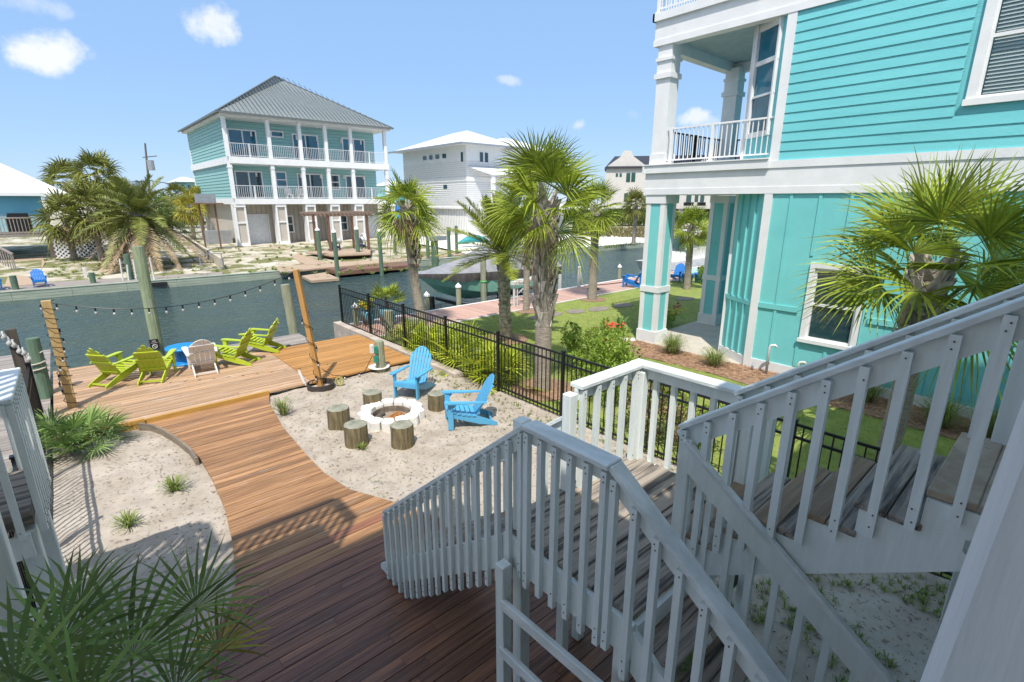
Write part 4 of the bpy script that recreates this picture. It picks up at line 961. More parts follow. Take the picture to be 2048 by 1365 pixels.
# palmetto row behind the fence
G2 = 'bright palmettos growing along the black fence'
pr = random.Random(31)
pl = [(7.55, 13.2, .55, 'palmetto with yellow leaves by the blue pots, leftmost behind the fence'), (7.45, 12.2, .6, None), (7.5, 11.2, .7, None), (7.4, 10.2, .8, None), (7.45, 9.3, .8, None), (7.35, 8.6, .7, 'palmetto nearest the tall palm trunk, behind the fence')]
for i, (x, y, s, lab) in enumerate(pl):
    palmetto('palmetto', lab or ['', 'second palmetto from the blue pots behind the fence', 'third palmetto from the blue pots behind the fence', 'palmetto behind the fence, third from the tall palm trunk', 'palmetto behind the fence, second from the tall palm trunk'][i], (x, y, .05), 13, s*.85, s*.86, 40+i, FRONDY, G2, extra=(FROND, .28), e1=-2, nseg=22)
palmetto('palmetto', 'dark green fan palmetto at the left between the fence and light post', (-.42, 11.0, .05), 22, .50, .50, 50, FRONDB, e1=0, nseg=24, droop=.3)
def fans_at(name, lab, base, hubs, mats, seed):
    r = random.Random(seed); base = V(base); t = thing(name, lab, 'palmetto', (base.x, base.y, 0)); grp = {}
    for px_, py_, D, L_, k in hubs:
        d = ray(px_, py_); hub = EYE+d*(D/math.hypot(d.x, d.y)); v = hub-base; m = grp.setdefault(k, MB())
        v2 = (v.normalized()*.55+V((.10*r.uniform(-1, 1), .55, .62))).normalized()
        m.tube([base, lerp(base, hub, .5)+V((0, 0, .05)), hub], [.014, .010, .007], 5)
        fan(m, hub-v2*.02, v2, .02, L_, r, 25, spread=4.3, droop=.26, cup=.1, roll=.5, w=.8)
    for k, m in grp.items(): m.build('leaves' if k == 0 else 'browning_leaf', mats[k], t)
fans_at('palmetto', 'large dark fan palmetto filling the lower left corner', (-.30, 3.0, .25), [(262, 1318, 3.15, .66, 0), (120, 1290, 3.2, .58, 0), (160, 1215, 3.5, .42, 0), (30, 1370, 2.8, .55, 0), (160, 1420, 2.6, .50, 0)], [FRONDB, FRONDO], 51)
fans_at('palmetto', 'fan palmetto beside the boardwalk at the bottom left with a browning leaf', (.10, 3.35, .2), [(392, 1215, 3.6, .56, 0), (350, 1390, 2.8, .46, 0), (436, 1300, 3.35, .42, 1)], [FRONDB, FRONDO], 53)
m = MB(); 
# shrubs
t = thing('bottlebrush_shrub', 'loose light green shrub with a few red tips beside the fence', 'shrub', (9.3, 7.0, 0)); sr = random.Random(61); m = MB()
for c_, rd, nc in (((9.0, 6.9, .60), (.85, .8, .65), 120), ((9.9, 7.8, .55), (.9, .8, .6), 110), ((8.4, 6.2, .5), (.7, .7, .5), 80), ((9.2, 8.1, .85), (.35, .3, .45), 22), ((8.9, 5.4, .4), (.7, .6, .4), 45), ((10.4, 7.9, .9), (.2, .2, .35), 10)): shrub(m, c_, rd, nc, 34, sr, .085)
m.build('foliage', BUSH, t)
TIPS = M('bronze_tips', (.30, .06, .02), .7, island=.3)
for c_ in ((10.0, 8.0, 1.0), (9.6, 7.9, .9), (8.9, 6.6, 1.0), (9.3, 7.2, .95), (8.4, 6.0, .8), (9.9, 7.4, .75)): m = MB(); shrub(m, c_, (.07, .07, .09), 2, 22, sr, .06); m.build('red_tip', TIPS, t)
m = MB()
for i in range(9): a = sr.uniform(0, 6.28); m.tube([(9.2, 6.9, 0), (9.2+math.cos(a)*.4, 6.9+math.sin(a)*.4, .5), (9.2+math.cos(a)*.8, 6.9+math.sin(a)*.8, .9)], [.02, .014, .006], 5)
m.build('stems', BARK, t)
t = thing('shrub', 'dry leaved shrub behind the stair landing and fence', 'shrub', (7.6, 4.6, 0)); m = MB(); shrub(m, (7.5, 4.5, .6), (.4, .9, .6), 60, 26, sr, .09); m.build('foliage', DRYG, t); m = MB(); shrub(m, (7.7, 4.1, .7), (.35, .8, .6), 45, 26, sr, .09); m.build('green_foliage', BUSH, t)
def tuftthing(name, lab, c, n, h, sp, mat, seed, cat='grass clump', group=None, w=.004, curl=.5, dry=0):
    r = random.Random(seed); t = thing(name, lab, cat, c, group); m = MB(); tuft(m, c, r, n, h, sp, w, curl); m.build('blades', mat, t)
    if dry: m = MB(); tuft(m, c, r, dry, h*.6, sp*.9, w, curl*1.3); m.build('dry_blades', DRYG, t)
    return t
GM = 'fine muhly grass clumps along the teal house'
tuftthing('ornamental_grass', 'fine grass clump at the patio edge near the teal pillar', (12.35, 7.15, .02), 420, .60, .50, GRASSY, 70, group=GM, dry=150)
tuftthing('ornamental_grass', 'fine grass clump in the mulch near the teal house corner', (12.2, 5.85, .02), 420, .50, .45, GRASSY, 71, group=GM, dry=150)
tuftthing('ornamental_grass', 'wispy grass clump against the teal wall between pipe and window', (12.55, 3.75, .02), 260, .55, .4, GRASSY, 72, group=GM, dry=60)
tuftthing('ornamental_grass', 'grass clump seen left of the palm trunk through the stair balusters', (12.35, 2.45, .02), 380, .55, .45, GRASSY, 73, group=GM, dry=120)
tuftthing('ornamental_grass', 'large grass clump seen right of the palm trunk through the stair balusters', (12.0, 1.2, .02), 420, .62, .55, GRASSY, 74, group=GM, dry=200)
tuftthing('ornamental_grass', 'rightmost grass clump at the white base trim by the blurred post', (12.1, .45, .02), 380, .6, .5, GRASSY, 75, group=GM, dry=160)
tuftthing('sand_grass', 'spiky grass clump at the boardwalk edge left of the fire pit', (2.78, 10.15, 0), 70, .38, .30, GRASSY, 76, w=.007, curl=.6, dry=20)
tuftthing('sand_grass', 'small green weed at the foot of a log stool', (3.30, 7.70, 0), 60, .14, .14, GRASSY, 77, w=.006)
tuftthing('sand_grass', 'bright weed clump in the left sand patch near the boardwalk', (.62, 8.35, 0), 110, .22, .26, GRASSY, 78, w=.007)
tuftthing('sand_grass', 'smaller weed clump in the left sand patch', (.0, 7.75, 0), 80, .18, .24, GRASSY, 79, w=.007)
tuftthing('sand_grass', 'thin weeds with purple specks by the top of the lower stair flight', (3.6, 5.55, 0), 60, .25, .25, GRASSY, 80, w=.005)
# weeds under the stairs, sprigs over the sand (uncountable)
wr = random.Random(81); m = MB()
for i in range(1900):
    x = wr.uniform(3.3, 6.8); y = wr.uniform(-2.4, 3.0); 
    if mn.noise(V((x*1.3, y*1.3, 2))) > -.06: tuft(m, (x, y, .0), wr, 9, .06, .08, .005, .6)
for i in range(70): tuft(m, (wr.uniform(3.3, 3.9), wr.uniform(1.2, 3.6), 0), wr, 12, .16, .16, .006, .6)
for i in range(240):
    x = 6.75-abs(wr.gauss(0, .45)); y = wr.uniform(3, 11.2); tuft(m, (x, y, 0), wr, 7, .06, .07, .005, .6)
for i in range(110): x = wr.uniform(2.8, 6.7); y = wr.uniform(5, 10.8); tuft(m, (x, y, 0), wr, 5, .035, .06, .004, .7)
tag(m.build('yard_weeds', GRASSY, org=(0, 0, 0)), None, None, kind='stuff')
m = MB()
for i in range(10500):
    x = wr.uniform(-.6, 6.8); y = wr.uniform(-1.5, 11.2)
    if mn.noise(V((x*.8, y*.8, 5))) < wr.uniform(-.45, .15) and not (x > 3.6 and y < 3): continue
    a = wr.uniform(0, PI); l = wr.uniform(.006, .04)*wr.random()+.006; z = bumpz(x, y)+.004; dx, dy = math.cos(a)*l, math.sin(a)*l; w = .003
    m.add([(x-dx, y-dy, z), (x+dy*.2, y-dx*.2, z+.008), (x+dx, y+dy, z), (x-dy*.12, y+dx*.12, z+.004)], [(0, 1, 2, 3)])
tag(m.build('sand_debris', M('dry_debris', (.13, .085, .05), .9, island=.5), org=(0, 0, 0)), None, None, kind='stuff')
# lawn blades
m = MB()
for i in range(52000):
    x = 6.98+wr.random()**1.35*12; y = wr.uniform(-2.5, 14.3)
    if x > 11.5 and y < 9.3: continue
    h = wr.uniform(.02, .05); a = wr.uniform(0, PI); w = .006; s = (math.cos(a)*w, math.sin(a)*w)
    m.add([(x-s[0], y-s[1], .015), (x+s[0], y+s[1], .015), (x+wr.uniform(-.025, .025), y+wr.uniform(-.025, .025), .015+h)], [(0, 1, 2)])
tag(m.build('lawn_blades', M('lawn_blades', (.36, .40, .09), .8, (.24, .30, .055), 1.5, island=.35, trans=.25), org=(7, 0, 0)), None, None, kind='stuff')
m = MB()
for i in range(9000):
    x = wr.uniform(11.4, 12.85); y = wr.uniform(-2.8, 9.2); 
    a = wr.uniform(0, PI); l = wr.uniform(.03, .09); z = .035+wr.uniform(0, .03); dx, dy = math.cos(a)*l, math.sin(a)*l
    if x < 11.6+.15*math.sin(y*1.7): continue
    if 5.45 < y < 8.75 and x > 12.8: continue
    m.add([(x-dx, y-dy, z), (x+dy*.06, y-dx*.06, z+.012), (x+dx, y+dy, z+wr.uniform(-.01, .02)), (x-dy*.06, y+dx*.06, z)], [(0, 1, 2, 3)])
tag(m.build('pine_straw', M('pine_straw', (.42, .26, .16), .9, island=.5), org=(12, 0, 0)), None, None, kind='stuff')
# flower beds by the pillar
t = thing('flower_bed', 'shell edged bed of red flowers at the foot of the teal pillar', 'flower bed', (12.6, 9.3, 0)); m = MB(); shrub(m, (12.75, 9.35, .2), (.42, .4, .2), 36, 24, sr, .06); m.build('foliage', BUSH, t)
for i in range(20): m = MB(); m.lathe((12.6+sr.uniform(-.35, .3), 9.45+sr.uniform(-.3, .3), .36+sr.uniform(-.05, .08)), [(.015, 0), (.045, .02), (.02, .05)], 6); m.build('flower', REDF, t)
for i in range(5): m = MB(); m.lathe((12.2+.12*i, 9.35-.16*i, 0), [(.09, 0), (.10, .05), (.04, .12+.03*(i == 0))], 7); m.build('edging_stone', STONE, t)
t = thing('flower_bed', 'bed of pink and yellow flowers between the two teal pillars', 'flower bed', (15, 8.95, 0)); m = MB(); shrub(m, (14.9, 9.1, .3), (1.3, .35, .3), 85, 24, sr, .07); m.build('foliage', BUSH, t)
for i in range(8): m = MB(); shrub(m, (14.3+.22*i, 9.05+sr.uniform(-.15, .15), .62+sr.uniform(-.1, .16)), (.06, .06, .06), 2, 18, sr, .06); m.build('flower', PINKF, t)
for i in range(26): m = MB(); m.lathe((sr.uniform(13.8, 14.4), 8.95+sr.uniform(-.15, .15), .22+sr.uniform(0, .15)), [(.02, 0), (.04, .02), (.01, .04)], 6); m.build('flower', WHF, t)
for i in range(22): m = MB(); m.lathe((sr.uniform(15, 16.2), 9+sr.uniform(-.2, .2), .42+sr.uniform(0, .15)), [(.02, 0), (.035, .02), (.01, .04)], 6); m.build('flower', YELF, t)
tuftthing('agave', 'spiky blue grey agave in the pillar shade', (13.4, 9.75, 0), 34, .55, .4, FRONDB, 83, cat='agave', w=.03, curl=.3)
# stepping stones
for i, (x, y, rx) in enumerate(((13.2, 13.0, .9), (14.6, 12.75, .45), (15.6, 12.45, .55), (17.0, 12.25, .6), (18.6, 11.6, .55), (20.2, 11.3, .55))):
    n = 9; a0 = i; poly = [(x+rx*math.cos(2*PI*j/n+a0)*wr.uniform(.85, 1.1), y+.34*math.sin(2*PI*j/n+a0)*wr.uniform(.85, 1.1)) for j in range(n)]
    m = MB(); m.prism(poly, -.02, .035); tag(m.build('stepping_stone', PAVER), 'flat %s stepping stone on the neighbour lawn' % ['large pale, beside the tall trunk,', 'small, half behind the shrub tip,', 'oval, left of the teal pillar,', 'grey, touching the teal pillar in view,', 'dark, seen just inside the porch opening,', 'grey, at the far pillar in view,'][i], 'stepping stone', 'stepping stones')
# pots at the fence end
for x, y, r_, h, lab in ((7.55, 16.1, .24, .50, 'smaller blue glazed pot of yellow flowers behind the fence end'), (8.0, 15.55, .30, .60, 'larger blue glazed pot holding a fan palm behind the fence end')):
    t = thing('flower_pot', lab, 'pot', (x, y, .04)); m = MB(); m.lathe((x, y, .04), [(r_*.72, 0), (r_*.95, h*.6), (r_, h), (r_*.9, h), (r_*.85, h*.92)], 18); m.build('pot', POTB, t, smooth=True)
    m = MB(); m.lathe((x, y, .04), [(r_*.86, h*.90), (.01, h*.93)], 16); m.build('soil', SOIL, t)
t = thing('flowering_plant', 'yellow flowering plant in the smaller blue pot', 'plant', (7.55, 16.1, .5)); m = MB(); shrub(m, (7.5, 16.1, .72), (.28, .28, .18), 26, 22, sr, .07); m.build('foliage', BUSH, t)
for i in range(34): m = MB(); m.lathe((7.5+sr.uniform(-.3, .3), 16.0+sr.uniform(-.25, .2), .75+sr.uniform(-.12, .16)), [(.02, 0), (.04, .02), (.01, .04)], 6); m.build('flower', YELF, t)
palmetto('potted_palm', 'small fan palm growing in the larger blue pot', (8.0, 15.55, .95), 20, .32, .42, 90, FROND, e1=-5)
m = MB(); m.tube([(8.0, 15.55, .58), (8.0, 15.55, 1.0)], [.07, .05], 8); m.build('stem', BARK, [o for o in bpy.data.objects if o.name.startswith('potted_palm')][0])
piling(7.15, 16.2, -.5, .72, .10, PILE, 'short dark piling with a white cap behind the fence end', cap=.12)
piling(7.35, 14.2, 0, .85, .15, PILE, 'stout short round post behind the fence by the blue pots', cat='post')
piling(8.15, 14.0, 0, .52, .20, PILE, 'low wide log post behind the fence by the blue pots', cat='post')

# ================================================================== BOAT, LIFT AND NEAR CANAL PILINGS
bt = thing('covered_boat', 'motor boat under a grey cover raised on a lift over the canal', 'boat', (15.2, 19.3, 0))
bl = 8.2; bx = 11.35; bw = 1.22; byc = 19.3
def sect(f):   # half-beam, keel z, chine z, gunwale z
    b = bw*(1-(1-min(1, f/.45))**2.2)**.75 if f < .45 else bw
    return max(b, .01), .55*(1-min(1, f/.30))**1.6-.38, .60*(1-min(1, f/.4))**1.5+.05, 1.12-.25*f
m = MB(); NS = 22; ring = []
for i in range(NS+1):
    f = i/NS; b, k, c, g = sect(f); x = bx+bl*f
    for yy, zz in ((-b, g-.10), (-b*.93, c), (0, k), (b*.93, c), (b, g-.10)): m.v.append((x+1.25*(g-zz)*(1-f)**3, byc+yy, zz))
for i in range(NS):
    for j in range(4): a = i*5+j; m.f.append([a, a+5, a+6, a+1]); m.mi.append(0)
m.f.append([NS*5+j for j in range(5)]); m.mi.append(0)
m.build('hull', HULL, bt, smooth=False)
m = MB(); r = random.Random(4)
for i in range(NS+1):
    f = i/NS; b, k, c, g = sect(f); x = bx+bl*f-.06
    pk = g+.04+(1.55*(1-abs(f-.60)/.60)**1.5 if f < .60 else 1.55*(1-(f-.60)/.42*.6))
    prof = []
    for t_ in (-1, -.8, -.55, -.28, 0, .28, .55, .8, 1):
        zz = g+(pk-g)*(1-abs(t_)**1.6)-.07*abs(math.sin(abs(t_)*PI))*(.2+.8*abs(math.sin(i*1.9)))
        prof.append((x, byc+t_*(b+.05), zz+.02*math.sin(i*2.7+t_*3)))
    m.v.extend(prof)
for i in range(NS):
    for j in range(8): a = i*9+j; m.f.append([a, a+9, a+10, a+1]); m.mi.append(0)
m.f.append([NS*9+j for j in range(9)]); m.mi.append(0)
m.build('cover', COVER, bt, smooth=True)
m = MB()
for sd in (-1, 1):
    o = len(m.v)
    for i in range(NS*3+1):
        f = i/(NS*3); b, k, c, g = sect(f); x = bx+bl*f-.06; wv = .025*math.sin(i*1.3)
        m.v.extend([(x, byc+sd*(b+.055), g+.01), (x, byc+sd*(b+.05+wv), g-.16*min(1, f*4+.3)), (x, byc+sd*(b*.985+.02+wv), g-.36*min(1, f*4+.25)-.03*math.sin(i*.5))])
    for i in range(NS*3):
        for j in range(2): a = o+i*3+j; m.f.append([a, a+3, a+4, a+1] if sd < 0 else [a+1, a+4, a+3, a]); m.mi.append(0)
m.build('cover_skirt', COVERD, bt, smooth=True)
t = thing('boat_lift', 'white and grey boat lift frame carrying the covered boat', 'boat lift', (15, 18.6, 0))
for x in (13.4, 17.2): m = MB(); m.box(x, x+.16, 17.3, 20.9, -.55, -.40); m.build('cradle_beam', BLK, t)
m = MB(); m.bar((15.25, 16.9, .62), (17.6, 16.9, .85), .35, .07); m.bar((15.3, 16.85, .1), (16.0, 16.8, .62), .05, .05); m.bar((17.5, 16.85, .1), (16.9, 16.8, .7), .05, .05); m.box(15.2, 15.6, 16.75, 17.05, .5, .72); m.build('bow_rack', PLAW, t)
for x, y in ((15.32, 18.35), (18.9, 18.2)): m = MB(); m.tube([(x, y, -.4), (x, y, 1.75)], .045, 8); m.build('guide_post', BLK, t)
m = MB(); m.box(18.85, 18.97, 17.6, 17.7, -.3, .55); m.build('guide_base', PLAW, t)
t = thing('power_pedestal', 'white dockside power pedestal with coiled cord near the boat lift', 'pedestal', (13.35, 14.9, .04)); m = MB(); m.box(13.27, 13.33, 14.86, 14.94, .04, 1.0); m.box(13.45, 13.49, 14.88, 14.92, .04, .8); m.box(13.2, 13.5, 14.8, 15.0, .95, 1.08); m.build('stand', PLAW, t)
m = MB(); m.tube([(13.0+.05*math.cos(i*.9), 14.9+.05*math.sin(i*.9), .1+.02*i) for i in range(40)], .012, 5); m.build('coiled_cord', BLK, t)
m = MB(); m.tube([(19.3, 16.8, .9), (19.25, 16.6, .3), (19.3, 16.3, .07), (21, 15.9, .06), (23, 15.7, .06)], .02, 5); tag(m.build('hose', BLK), 'dark hose trailing along the pink dock', 'hose')
m = MB(); m.lathe((19.0, 15.5, .06), [(.28, 0), (.30, .02), (.28, .04), (.26, .02)], 18); tag(m.build('coiled_hose', BLK), 'coil of dark hose on the pink dock', 'hose')
t = thing('power_pedestal', 'slim white pedestal standing at the stern end of the covered boat', 'pedestal', (18.9, 16.35, .04)); m = MB(); m.box(18.85, 18.95, 16.3, 16.4, .04, 1.0); m.lathe((18.9, 16.35, 1.0), [(.08, 0), (.08, .06), (.02, .10)], 10); m.build('stand', PLAW, t)
GP = 'white capped pilings along the pink dock'
piling(10.42, 16.85, -1.2, .62, .105, PILE, 'white capped short piling nearest the fence palms on the pink dock', group=GP, cap=.14)
piling(11.95, 16.85, -1.2, .80, .115, PILE, 'white capped piling just left of the tall lift piling', group=GP, cap=.14)
piling(22.7, 16.75, -1.2, .72, .10, PILE, 'white capped piling left of the teal pillar on the pink dock', group=GP, cap=.14)
piling(14.1, 17.9, -1.2, 1.75, .14, PILE, 'tall uncapped piling standing in front of the covered boat')
piling(12.9, 20.4, -1.2, -.25, .14, DARKW, 'short dark piling under the keel of the covered boat')
m = MB(); m.lathe((14.1, 17.9, .62), [(.15, 0), (.16, .02), (.16, .04), (.15, .06)], 14); tag(m.build('green_strap', M('green_strap', (.1, .5, .12), .6)), 'bright green strap round the tall piling by the boat', 'strap')
# pots and boat through the porch
for x, y, lab in ((24.2, 13.5, 'blue pot with plant, left one through the porch'), (24.9, 13.2, 'blue pot, right one through the porch')):
    m = MB(); m.lathe((x, y, .02), [(.22, 0), (.30, .45), (.32, .5), (.26, .48)], 14); tag(m.build('flower_pot', BLUEA, smooth=True), lab, 'pot')
t = thing('shrub', 'green shrub with orange flowers through the neighbour porch', 'shrub', (23.4, 12.4, 0)); m = MB(); shrub(m, (23.6, 12.2, .7), (.55, .5, .6), 40, 26, sr, .11); m.build('foliage', BUSH, t)
t = thing('motor_boat', 'white cabin boat moored beyond the neighbour porch', 'boat', (33, 19, -.6)); m = MB()
for s_, (x0, x1, y0, y1, z0, z1) in enumerate(((28.5, 36, 17.6, 19.8, -.6, .35), (31, 35, 17.9, 19.5, .35, 1.0))): m.add([(x0+(.0 if s_ else .9), y0, z0), (x1, y0, z0), (x1, y1, z0), (x0+(.0 if s_ else .9), y1, z0), (x0+(1.2 if s_ else 0), y0, z1), (x1, y0, z1), (x1, y1, z1), (x0+(1.2 if s_ else 0), y1, z1)], [(3, 2, 1, 0), (4, 5, 6, 7), (0, 1, 5, 4), (1, 2, 6, 5), (2, 3, 7, 6), (3, 0, 4, 7)])
m.build('hull', BOATW, t); m = MB()
for yy in (17.95, 19.45): m.bar((31.6, yy, 1.0), (32.8, yy, 2.1), .06, .06); m.bar((32.8, yy, 2.1), (34.6, yy, 2.15), .06, .06); m.bar((34.6, yy, 2.1), (34.8, yy, 1.0), .06, .06)
m.box(32.6, 34.8, 17.9, 19.5, 2.12, 2.2); m.build('cabin_frame', BOATW, t); m = MB(); m.add([(31.75, 18, 1.02), (31.75, 19.4, 1.02), (32.75, 19.4, 2.0), (32.75, 18, 2.0)], [(0, 1, 2, 3)]); m.build('windscreen', GLASS, t)
fence('metal_fence', 'black metal fence by the moored cabin boat beyond the porch', [(27.5, 13.3, 0), (29.5, 13.1, 0), (31.5, 13, 0), (33.5, 12.8, 0)], 1.2)
t = thing('dock_lamp', 'white box on a dark stand seen through the porch', 'lamp', (25.2, 15.4, 0)); m = MB(); m.box(25.17, 25.23, 15.37, 15.43, 0, 2.2); m.build('pole', PLAW, t); m = MB(); m.box(24.95, 25.45, 15.2, 15.6, 2.2, 2.9); m.build('box', WHITE2, t)
t = thing('kayak', 'pale turquoise kayak lying on the dock beyond the porch', 'kayak', (27, 14.6, .2)); m = MB(); m.tube([(25.3, 14.7, .3), (26, 14.6, .22), (27.3, 14.4, .2), (28.6, 14.2, .25), (29.2, 14.1, .35)], [.03, .26, .34, .24, .03], 10); m.build('hull', M('turquoise_shell', (.35, .60, .55), .4), t, smooth=True)

# ================================================================== FAR SIDE: DOCKS
t = thing('raised_dock', 'brown raised timber dock on pilings in front of the far pergola', 'dock', (16, 33, -.8))
ZT = -.36; a, b, c_, d_ = G(679, 543.5, ZT), G(838, 529, ZT), G(790, 521, ZT), G(633.5, 532.7, ZT)
m = MB(); m.ext([a, b, c_, d_], (0, 0, -.06)); m.build('deck', BROWNW, t)
m = MB()
for p, q in ((a, b), (d_, a), (b, c_)): m.bar(p+V((0, 0, -.16)), q+V((0, 0, -.16)), .06, .20)
m.build('fascia', BROWNW, t)
t = thing('walkway', 'tan boardwalk leading from the far dock up to the aqua house', 'walkway', (13, 38, 0))
m = MB(); wz = [G(546, 533, -.30), G(562, 545, -.30), G(640, 536.5, -.30), G(790, 524, -.30), G(935, 508, -.30), G(935, 503, -.30), G(790, 519, -.26), G(660, 525, -.26), G(612, 529, -.26)]
m.ext(wz, (0, 0, -.1)); m.build('deck', TANW, t)
m = MB(); m.ext([G(612, 530, -.24), G(652, 527, -.24), G(597, 506, -.06), G(568, 493.5, .03), G(541, 494, .03), G(560, 503, -.06)], (0, 0, -.10)); m.build('ramp', TANW, t)
m = MB(); m.bar(G(562, 546, -.42), G(640, 538, -.42), .08, .16); m.bar(G(597, 508, -.16), G(652, 529, -.32), .08, .16); m.bar(G(790, 525, -.38), G(935, 509, -.38), .08, .16); m.build('fascia', BROWNW, t)
t = thing('platform', 'low tan slab stepping down to the water beside the brown raised dock', 'platform', (12, 33, -.8)); m = MB(); m.ext([G(603, 552, -.6), G(622, 561.5, -.6), G(678, 557, -.6), G(650, 545, -.6)], (0, 0, -.16)); m.build('slab', TANW, t)
dk = thing('pergola', 'brown timber pergola on a raised deck in front of the aqua house', 'pergola', (18, 40, 0))
m = MB(); zt = .12; m.ext([G(664, 511.5, zt), G(741, 507.5, zt), G(743, 500, zt), G(690, 497, zt), G(610, 505, zt), G(640, 508, zt)], (0, 0, -.10)); m.build('deck', TANW, dk)
m = MB()
for p, q in (((664, 513), (741, 509)), ((640, 509.5), (664, 513)), ((741, 509), (743, 501))): m.bar(G(*p, zt-.12), G(*q, zt-.12), .07, .26)
for p in ((668, 513), (703, 512), (739, 510)): q = G(*p, zt-.2); m.box(q.x-.09, q.x+.09, q.y-.09, q.y+.09, -.35, zt-.15)
m.build('deck_fascia', BROWNW, dk)
pp = [G(662, 503, zt), G(738, 499, zt), G(633, 499.5, zt), G(708, 493.5, zt)]; zt2 = 3.05
for p in pp: m = MB(); m.box(p.x-.09, p.x+.09, p.y-.09, p.y+.09, .0, zt2); m.build('post', BROWNW, dk)
m = MB(); u = (pp[1]-pp[0]).normalized(); v = (pp[2]-pp[0]).normalized()
for p, q in ((pp[0], pp[1]), (pp[2], pp[3])): m.bar(p-u*.9+V((0, 0, zt2-p.z)), q+u*.5+V((0, 0, zt2-q.z)), .08, .22)
n = 15
for i in range(n): p = lerp(pp[0]-u*.8, pp[1]+u*.4, i/(n-1)); q = lerp(pp[2]-u*.8, pp[3]+u*.4, i/(n-1)); m.bar(V((p.x, p.y, zt2+.17))-v*.5, V((q.x, q.y, zt2+.17))+v*.5, .05, .13)
m.build('beams', M('greyed_timber', (.27, .19, .15), .8, (.19, .14, .11), 4, (.4, 4, 4), .2), dk)
GN = 'navy chairs under the far pergola'
q = lerp(pp[0], pp[3], .40); place(cn, q.x-.8, q.y-.7, zt, 150, 'left navy chair under the far pergola')
dupc(cn, (q.x+1.5, q.y-.9, zt), 190, 'right navy chair under the far pergola', GN)
cwf = thing('adirondack_chair', 'left white chair under the far pergola', 'chair', group='white chairs under the far pergola'); chair_parts(cwf, PLAW, 'arch'); place(cwf, q.x+.7, q.y+2.4, .35, 170); dupc(cwf, (q.x+3.2, q.y+2.1, .35), 200, 'right white chair under the far pergola', 'white chairs under the far pergola')
def far_pile(px_, base, top, w, cap, lab, g=None, mat=PILEG, zb=WZ):
    b = G(px_, base, zb); D = math.hypot(b.x, b.y); d = ray(px_, top) ; zt_ = 4.2+d.z*(b.y/d.y); dep = (b-EYE).dot(_F); r_ = w/2*dep/FPX
    return piling(b.x, b.y, zb-.4, zt_, r_, mat, lab, group=g, cap=.22 if cap else None, name='dock_piling', tp=1)
GF = 'white capped green pilings around the far raised dock'
far_pile(642, 534, 460, 8.5, 1, 'white capped green piling at the left back corner of the raised dock', GF)
far_pile(676, 556, 464, 8.5, 1, 'white capped green piling at the near left corner of the raised dock', GF)
far_pile(718, 527, 458, 8, 1, 'white capped green piling behind the middle of the raised dock', GF)
far_pile(764, 551, 462, 8, 1, 'white capped green piling at the middle front of the raised dock', GF)
GF2 = 'plain green pilings right of the raised dock'
far_pile(834, 531, 459, 7.5, 0, 'first plain green piling right of the raised dock', GF2)
far_pile(857, 530, 451, 7, 0, 'second plain green piling right of the raised dock', GF2)
far_pile(871, 540, 482, 14, 0, 'stout green piling with a flat top box behind the covered boat', GF2)
far_pile(899, 525, 455, 7, 0, 'third plain green piling right of the raised dock', GF2)
far_pile(914, 520, 452, 6, 0, 'fourth slim green piling behind the date palm fronds', GF2)
far_pile(791, 520, 470, 6, 0, 'slim green piling behind the leaning palm trunk', GF2)
q = G(871, 540, WZ); m = MB(); zz = WY(871, 480, q.y).z; m.box(q.x-.5, q.x+.9, q.y-.3, q.y+.3, zz-.05, zz+.25); tag(m.build('lift_motor_box', GALV), 'grey lift motor box on the stout green piling', 'box')
far_pile(37, 598, 551, 11, 0, 'green piling at the far bulkhead left of the two blue chairs', 'mossy pilings along the far bulkhead', PILEG)
far_pile(191, 584, 545, 10, 0, 'green piling at the far bulkhead right of the blue chair', 'mossy pilings along the far bulkhead', PILEG)
far_pile(266, 576, 508, 11, 0, 'taller green piling beside the small boat lift across the canal', 'mossy pilings along the far bulkhead', PILEG)
t = thing('boat_lift', 'empty boat lift with white guide posts across the canal', 'boat lift', (3.3, 36.5, -.6)); a, b = G(228, 573, -.55), G(333, 568, -.55)
m = MB(); m.bar(a, b, .35, .22); m.build('beam', BLK, t)
for x0, y0, x1, y1 in ((247, 568, 239, 518), (310, 566, 299, 515), (258, 568, 254, 530), (274, 566, 266, 520)):
    p = G(x0, y0, -.5); q = WY(x1, y1, p.y); m = MB(); m.tube([p, q], .045, 6); m.build('guide_post', PIPE, t)
q0 = G(0, 586, -.42)
t = thing('dock', 'old brown plank dock along the far bulkhead at left', 'dock', (0, 37, -.4)); m = MB()
pts = [G(0, 583, -.30), G(150, 571.5, -.30), G(445, 549, -.30), G(445, 544, -.30), G(180, 560, -.30), G(0, 569, -.30)]
m.ext(pts, (0, 0, -.08)); m.build('deck', GREYD, t); m = MB(); m.bar(G(-30, 585, -.345), G(445, 549.5, -.36), .06, .09); m.build('fascia', BULKD, t)
t = thing('walkway', 'grey plank walkway running from the far dock under the blue house deck', 'walkway', (-2, 45, 0)); m = MB(); m.ext([G(8, 574, -.27), G(68, 569, -.27), G(90, 525, .04), G(85, 515, .04), G(30, 517, .04)], (0, 0, -.06)); m.build('deck', TANW, t)
m = MB(); q = G(171, 553, -.2); m.box(q.x-.07, q.x+.07, q.y-.07, q.y+.07, -.3, .35); tag(m.build('white_stake', PIPE), 'short white stake in the far sand left of the old piling', 'stake')
t = thing('retaining_wall', 'pale concrete retaining wall running back from the far bulkhead', 'wall', (7.5, 40, 0)); a, b = G(447, 541, -.35), G(388, 498, .0)
m = MB(); m.bar(a+V((0, 0, .35)), b+V((0, 0, .3)), .18, .9); m.build('wall', CONC, t); m = MB(); p = a+V((0, -.05, .2)); 
for z in (0, .95): m.bar(p+V((-1.3, 0, z)), p+V((0, 0, z)), .05, .05)
